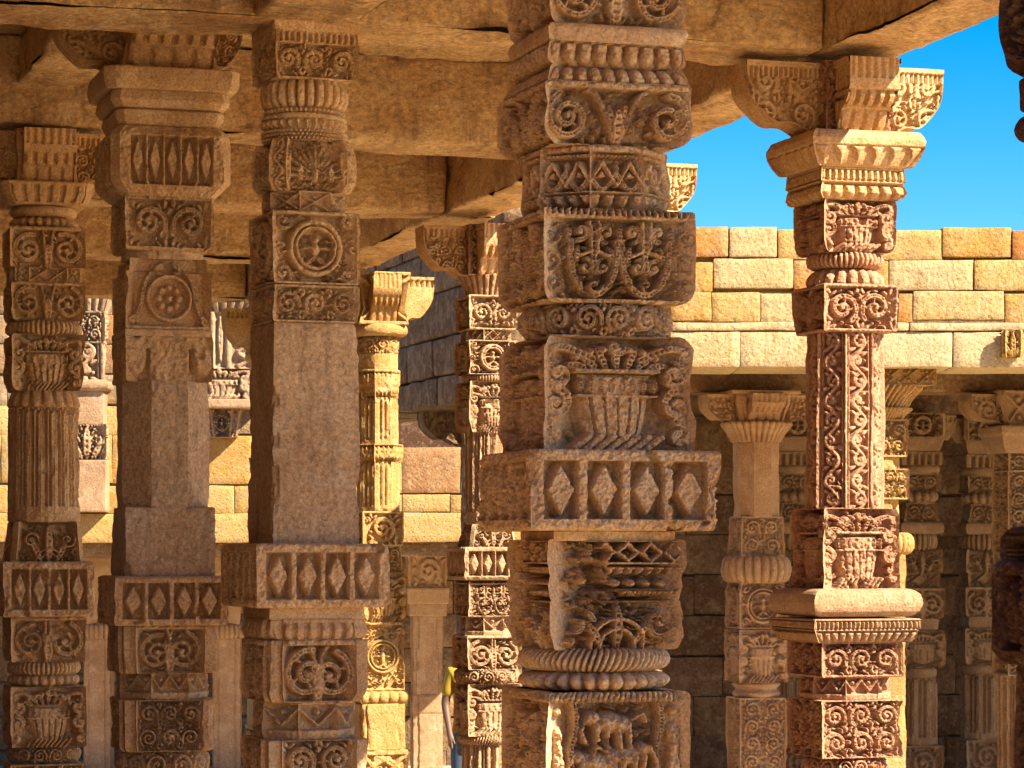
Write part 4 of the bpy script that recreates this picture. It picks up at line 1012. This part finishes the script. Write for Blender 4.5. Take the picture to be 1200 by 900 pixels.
p15 = pillar(500, 30.3, W15, M['post'], 'plain notched shaft with a square capital under the low wall, left of the rose pillar', rot=-.2, seed=15, step=1.4, group='pillars of the low wing')
W16 = [(652, 732, 'sq', 44, 'bell', None, 'capital_block'), (731, 749, 'round', 44, 'torus', m_flutes, 'fluted_ring'), (748, 960, 'ratha', 34, 'flat', None, 'shaft')]
p16 = pillar(266, 30.3, W16, M['post'], 'slender shaft with a fluted ring in the gap right of the eight-sided pillar', rot=-.2, seed=16, step=1.4, group='pillars of the low wing')
copy_thing(p16, (px(116, 30.3), 30.3, FLOOR), 0, 'slender shaft in the dark gap between the two leftmost pillars')
wall_with_core('parapet_wall', 30.5, 430, 640, [(455, 490, 60, 90, 0, [0, .3]), (491, 540, 60, 90, 0, [0, .3])], .6, 57, 'added dark stones standing in for the shaded gap above the low pale wall', 'dark', .1)  # filler for a gap in shade, the darkness is in its colour
# dark side wall with its bracket, left of the rose pillar
FLOOR = FL0
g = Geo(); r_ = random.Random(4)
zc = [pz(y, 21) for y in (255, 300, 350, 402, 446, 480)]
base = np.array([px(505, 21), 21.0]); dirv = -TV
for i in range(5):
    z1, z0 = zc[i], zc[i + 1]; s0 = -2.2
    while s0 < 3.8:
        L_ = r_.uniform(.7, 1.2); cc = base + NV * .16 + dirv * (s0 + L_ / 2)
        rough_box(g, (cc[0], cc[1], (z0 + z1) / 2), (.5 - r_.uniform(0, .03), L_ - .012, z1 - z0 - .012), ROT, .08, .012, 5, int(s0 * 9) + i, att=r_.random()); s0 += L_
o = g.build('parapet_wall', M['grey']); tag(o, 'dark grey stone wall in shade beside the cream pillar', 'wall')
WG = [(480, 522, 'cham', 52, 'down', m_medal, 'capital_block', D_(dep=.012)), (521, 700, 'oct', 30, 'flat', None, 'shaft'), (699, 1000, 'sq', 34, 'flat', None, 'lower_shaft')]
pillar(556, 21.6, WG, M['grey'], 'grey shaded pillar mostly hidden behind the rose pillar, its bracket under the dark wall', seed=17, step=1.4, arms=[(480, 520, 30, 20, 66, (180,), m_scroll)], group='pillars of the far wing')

# ------------------------------------------------------------------ the visitor
def flat_mat(name, col, rough_=.8):
    m = bpy.data.materials.new(name); m.use_nodes = True; N = m.node_tree.nodes; b = N['Principled BSDF']; b.inputs['Roughness'].default_value = rough_
    n = N.new('ShaderNodeTexNoise'); n.inputs['Scale'].default_value = 30; mx = N.new('ShaderNodeMix'); mx.data_type = 'RGBA'
    mx.inputs[6].default_value = (*col, 1); mx.inputs[7].default_value = (*[v * .7 for v in col], 1)
    m.node_tree.links.new(n.outputs['Fac'], mx.inputs[0]); m.node_tree.links.new(mx.outputs[2], b.inputs['Base Color']); return m
def skin_mesh(name, verts, edges, rad, mat, parent, root=0, sub=2, mats=None):
    me = bpy.data.meshes.new(name); me.from_pydata(verts, edges, []); o = bpy.data.objects.new(name, me); C.objects.link(o)
    s = o.modifiers.new('s', 'SKIN'); s.use_smooth_shade = True
    for i, v in enumerate(me.skin_vertices[0].data):
        r = rad[i]; v.radius = (r, r) if isinstance(r, (int, float)) else r; v.use_root = (i == root)
    sb = o.modifiers.new('u', 'SUBSURF'); sb.levels = sub; sb.render_levels = sub
    me.materials.append(mat); o.parent = parent; return o
def person(x, D, rz, label):
    r = empty('person', (px(x, D), D, 0.0), rz); tag(r, label, 'person')
    sk = flat_mat('skin', (.13, .065, .04), .6); ye = flat_mat('yellow_cloth', (.38, .25, .012)); bl = flat_mat('blue_denim', (.03, .06, .12)); hr = flat_mat('hair', (.015, .012, .01))
    # body: pelvis, chest, neck, head, legs with feet, arms with hands
    V = [(0, 0, .93), (0, .01, 1.12), (0, 0, 1.34), (0, -.01, 1.46), (0, -.02, 1.54), (0, -.03, 1.62), (0, -.02, 1.70)]
    R = [(.13, .11), (.12, .10), (.14, .11), (.055, .055), (.06, .07), (.078, .095), (.05, .07)]
    E = [(0, 1), (1, 2), (2, 3), (3, 4), (4, 5), (5, 6)]
    for s in (-1, 1):
        b = len(V); V += [(s * .1, 0, .86), (s * .11, -.02, .48), (s * .12, .02, .08), (s * .13, -.12, .035)]; R += [.085, .058, .04, .035]; E += [(0, b), (b, b + 1), (b + 1, b + 2), (b + 2, b + 3)]
        b = len(V); V += [(s * .18, 0, 1.40), (s * .23, .02, 1.12), (s * .22, -.09, .88), (s * .215, -.11, .81)]; R += [.05, .042, .028, .03]; E += [(2, b), (b, b + 1), (b + 1, b + 2), (b + 2, b + 3)]
        hand = b + 3
        for f in range(5):
            fb = len(V); ang = (f - 2) * .018
            if f == 4: V += [(s * .195, -.13, .80), (s * .185, -.145, .765)]
            else: V += [(s * .215 + ang * .3, -.105 - (f - 1.5) * .016, .765), (s * .21, -.12 - (f - 1.5) * .016, .72 + .006 * abs(f - 1.5))]
            R += [.010, .008]; E += [(hand, fb), (fb, fb + 1)]
    skin_mesh('body', V, E, R, sk, r)
    # shirt and trousers over the body
    Vs = [(0, 0, .96), (0, .01, 1.12), (0, 0, 1.33), (0, -.005, 1.44)]; Rs = [(.165, .135), (.15, .125), (.175, .13), (.085, .08)]; Es = [(0, 1), (1, 2), (2, 3)]
    for s in (-1, 1):
        b = len(Vs); Vs += [(s * .18, 0, 1.40), (s * .222, .015, 1.17)]; Rs += [.07, .06]; Es += [(2, b), (b, b + 1)]
    skin_mesh('shirt', Vs, Es, Rs, ye, r)
    Vt = [(0, 0, .98), (0, 0, .88)]; Rt = [(.15, .125), (.15, .125)]; Et = [(0, 1)]
    for s in (-1, 1):
        b = len(Vt); Vt += [(s * .1, 0, .80), (s * .11, -.02, .48), (s * .12, .02, .1)]; Rt += [.10, .075, .062]; Et += [(1, b), (b, b + 1), (b + 1, b + 2)]
    skin_mesh('trousers', Vt, Et, Rt, bl, r)
    skin_mesh('hair', [(0, .01, 1.60), (0, .01, 1.68), (0, -.02, 1.735)], [(0, 1), (1, 2)], [(.075, .07), (.09, .095), (.06, .07)], hr, r)
    skin_mesh('shoe', [(-.12, .04, .04), (-.13, -.14, .035)], [(0, 1)], [.045, .04], hr, r); skin_mesh('shoe', [(.12, .04, .04), (.13, -.14, .035)], [(0, 1)], [.045, .04], hr, r)
    skin_mesh('face_features', [(0, -.115, 1.625), (0, -.135, 1.60), (0, -.115, 1.585)], [(0, 1), (1, 2)], [.008, .014, .01], sk, r)
    return r
person(551, 25.0, .3, 'person in a yellow shirt and blue jeans half hidden behind the rose pillar')

# ------------------------------------------------------------------ light
k_t, k_u = 1.1, 1.25
S = np.array([NV[0] + k_t * TV[0], NV[1] + k_t * TV[1], k_u]); S /= np.linalg.norm(S)
sun = bpy.data.lights.new('sun', 'SUN'); sun.energy = 4.6; sun.angle = math.radians(.5); sun.color = (1, .84, .60)
so = bpy.data.objects.new('sun', sun); C.objects.link(so); so.location = (8, -6, 12)
from mathutils import Vector
so.rotation_euler = Vector(S).to_track_quat('Z', 'Y').to_euler()
elev = math.asin(S[2]); az = math.atan2(S[0], S[1])
w = bpy.data.worlds.new('World'); bpy.context.scene.world = w; w.use_nodes = True
N = w.node_tree.nodes; Lk = w.node_tree.links; bg = N['Background']
sky = N.new('ShaderNodeTexSky'); sky.sky_type = 'NISHITA'; sky.sun_disc = False; sky.sun_elevation = elev; sky.sun_rotation = az
sky.air_density = 1.0; sky.dust_density = .7; sky.ozone_density = 3.0; sky.altitude = 2000
hs = N.new('ShaderNodeHueSaturation'); hs.inputs['Saturation'].default_value = 1.55; hs.inputs['Value'].default_value = 1.0
Lk.new(sky.outputs[0], hs.inputs['Color']); Lk.new(hs.outputs[0], bg.inputs['Color']); bg.inputs['Strength'].default_value = .05

cam = bpy.data.cameras.new('camera'); co = bpy.data.objects.new('camera', cam); C.objects.link(co)
co.location = (0, 0, EYE); co.rotation_euler = (math.pi / 2, 0, 0)
cam.sensor_width = 36; cam.lens = F / 1200 * 36; cam.shift_y = (HY - 450) / 1200; cam.clip_end = 2000; cam.clip_start = .05
sc = bpy.context.scene; sc.camera = co
sc.view_settings.view_transform = 'Standard'; sc.view_settings.look = 'None'; sc.view_settings.exposure = 2.12; sc.view_settings.gamma = 1
sc.cycles.diffuse_bounces = 6; sc.cycles.max_bounces = 8; sc.cycles.use_denoising = True
print('verts', sum(len(o.data.vertices) for o in sc.objects if o.type == 'MESH'))
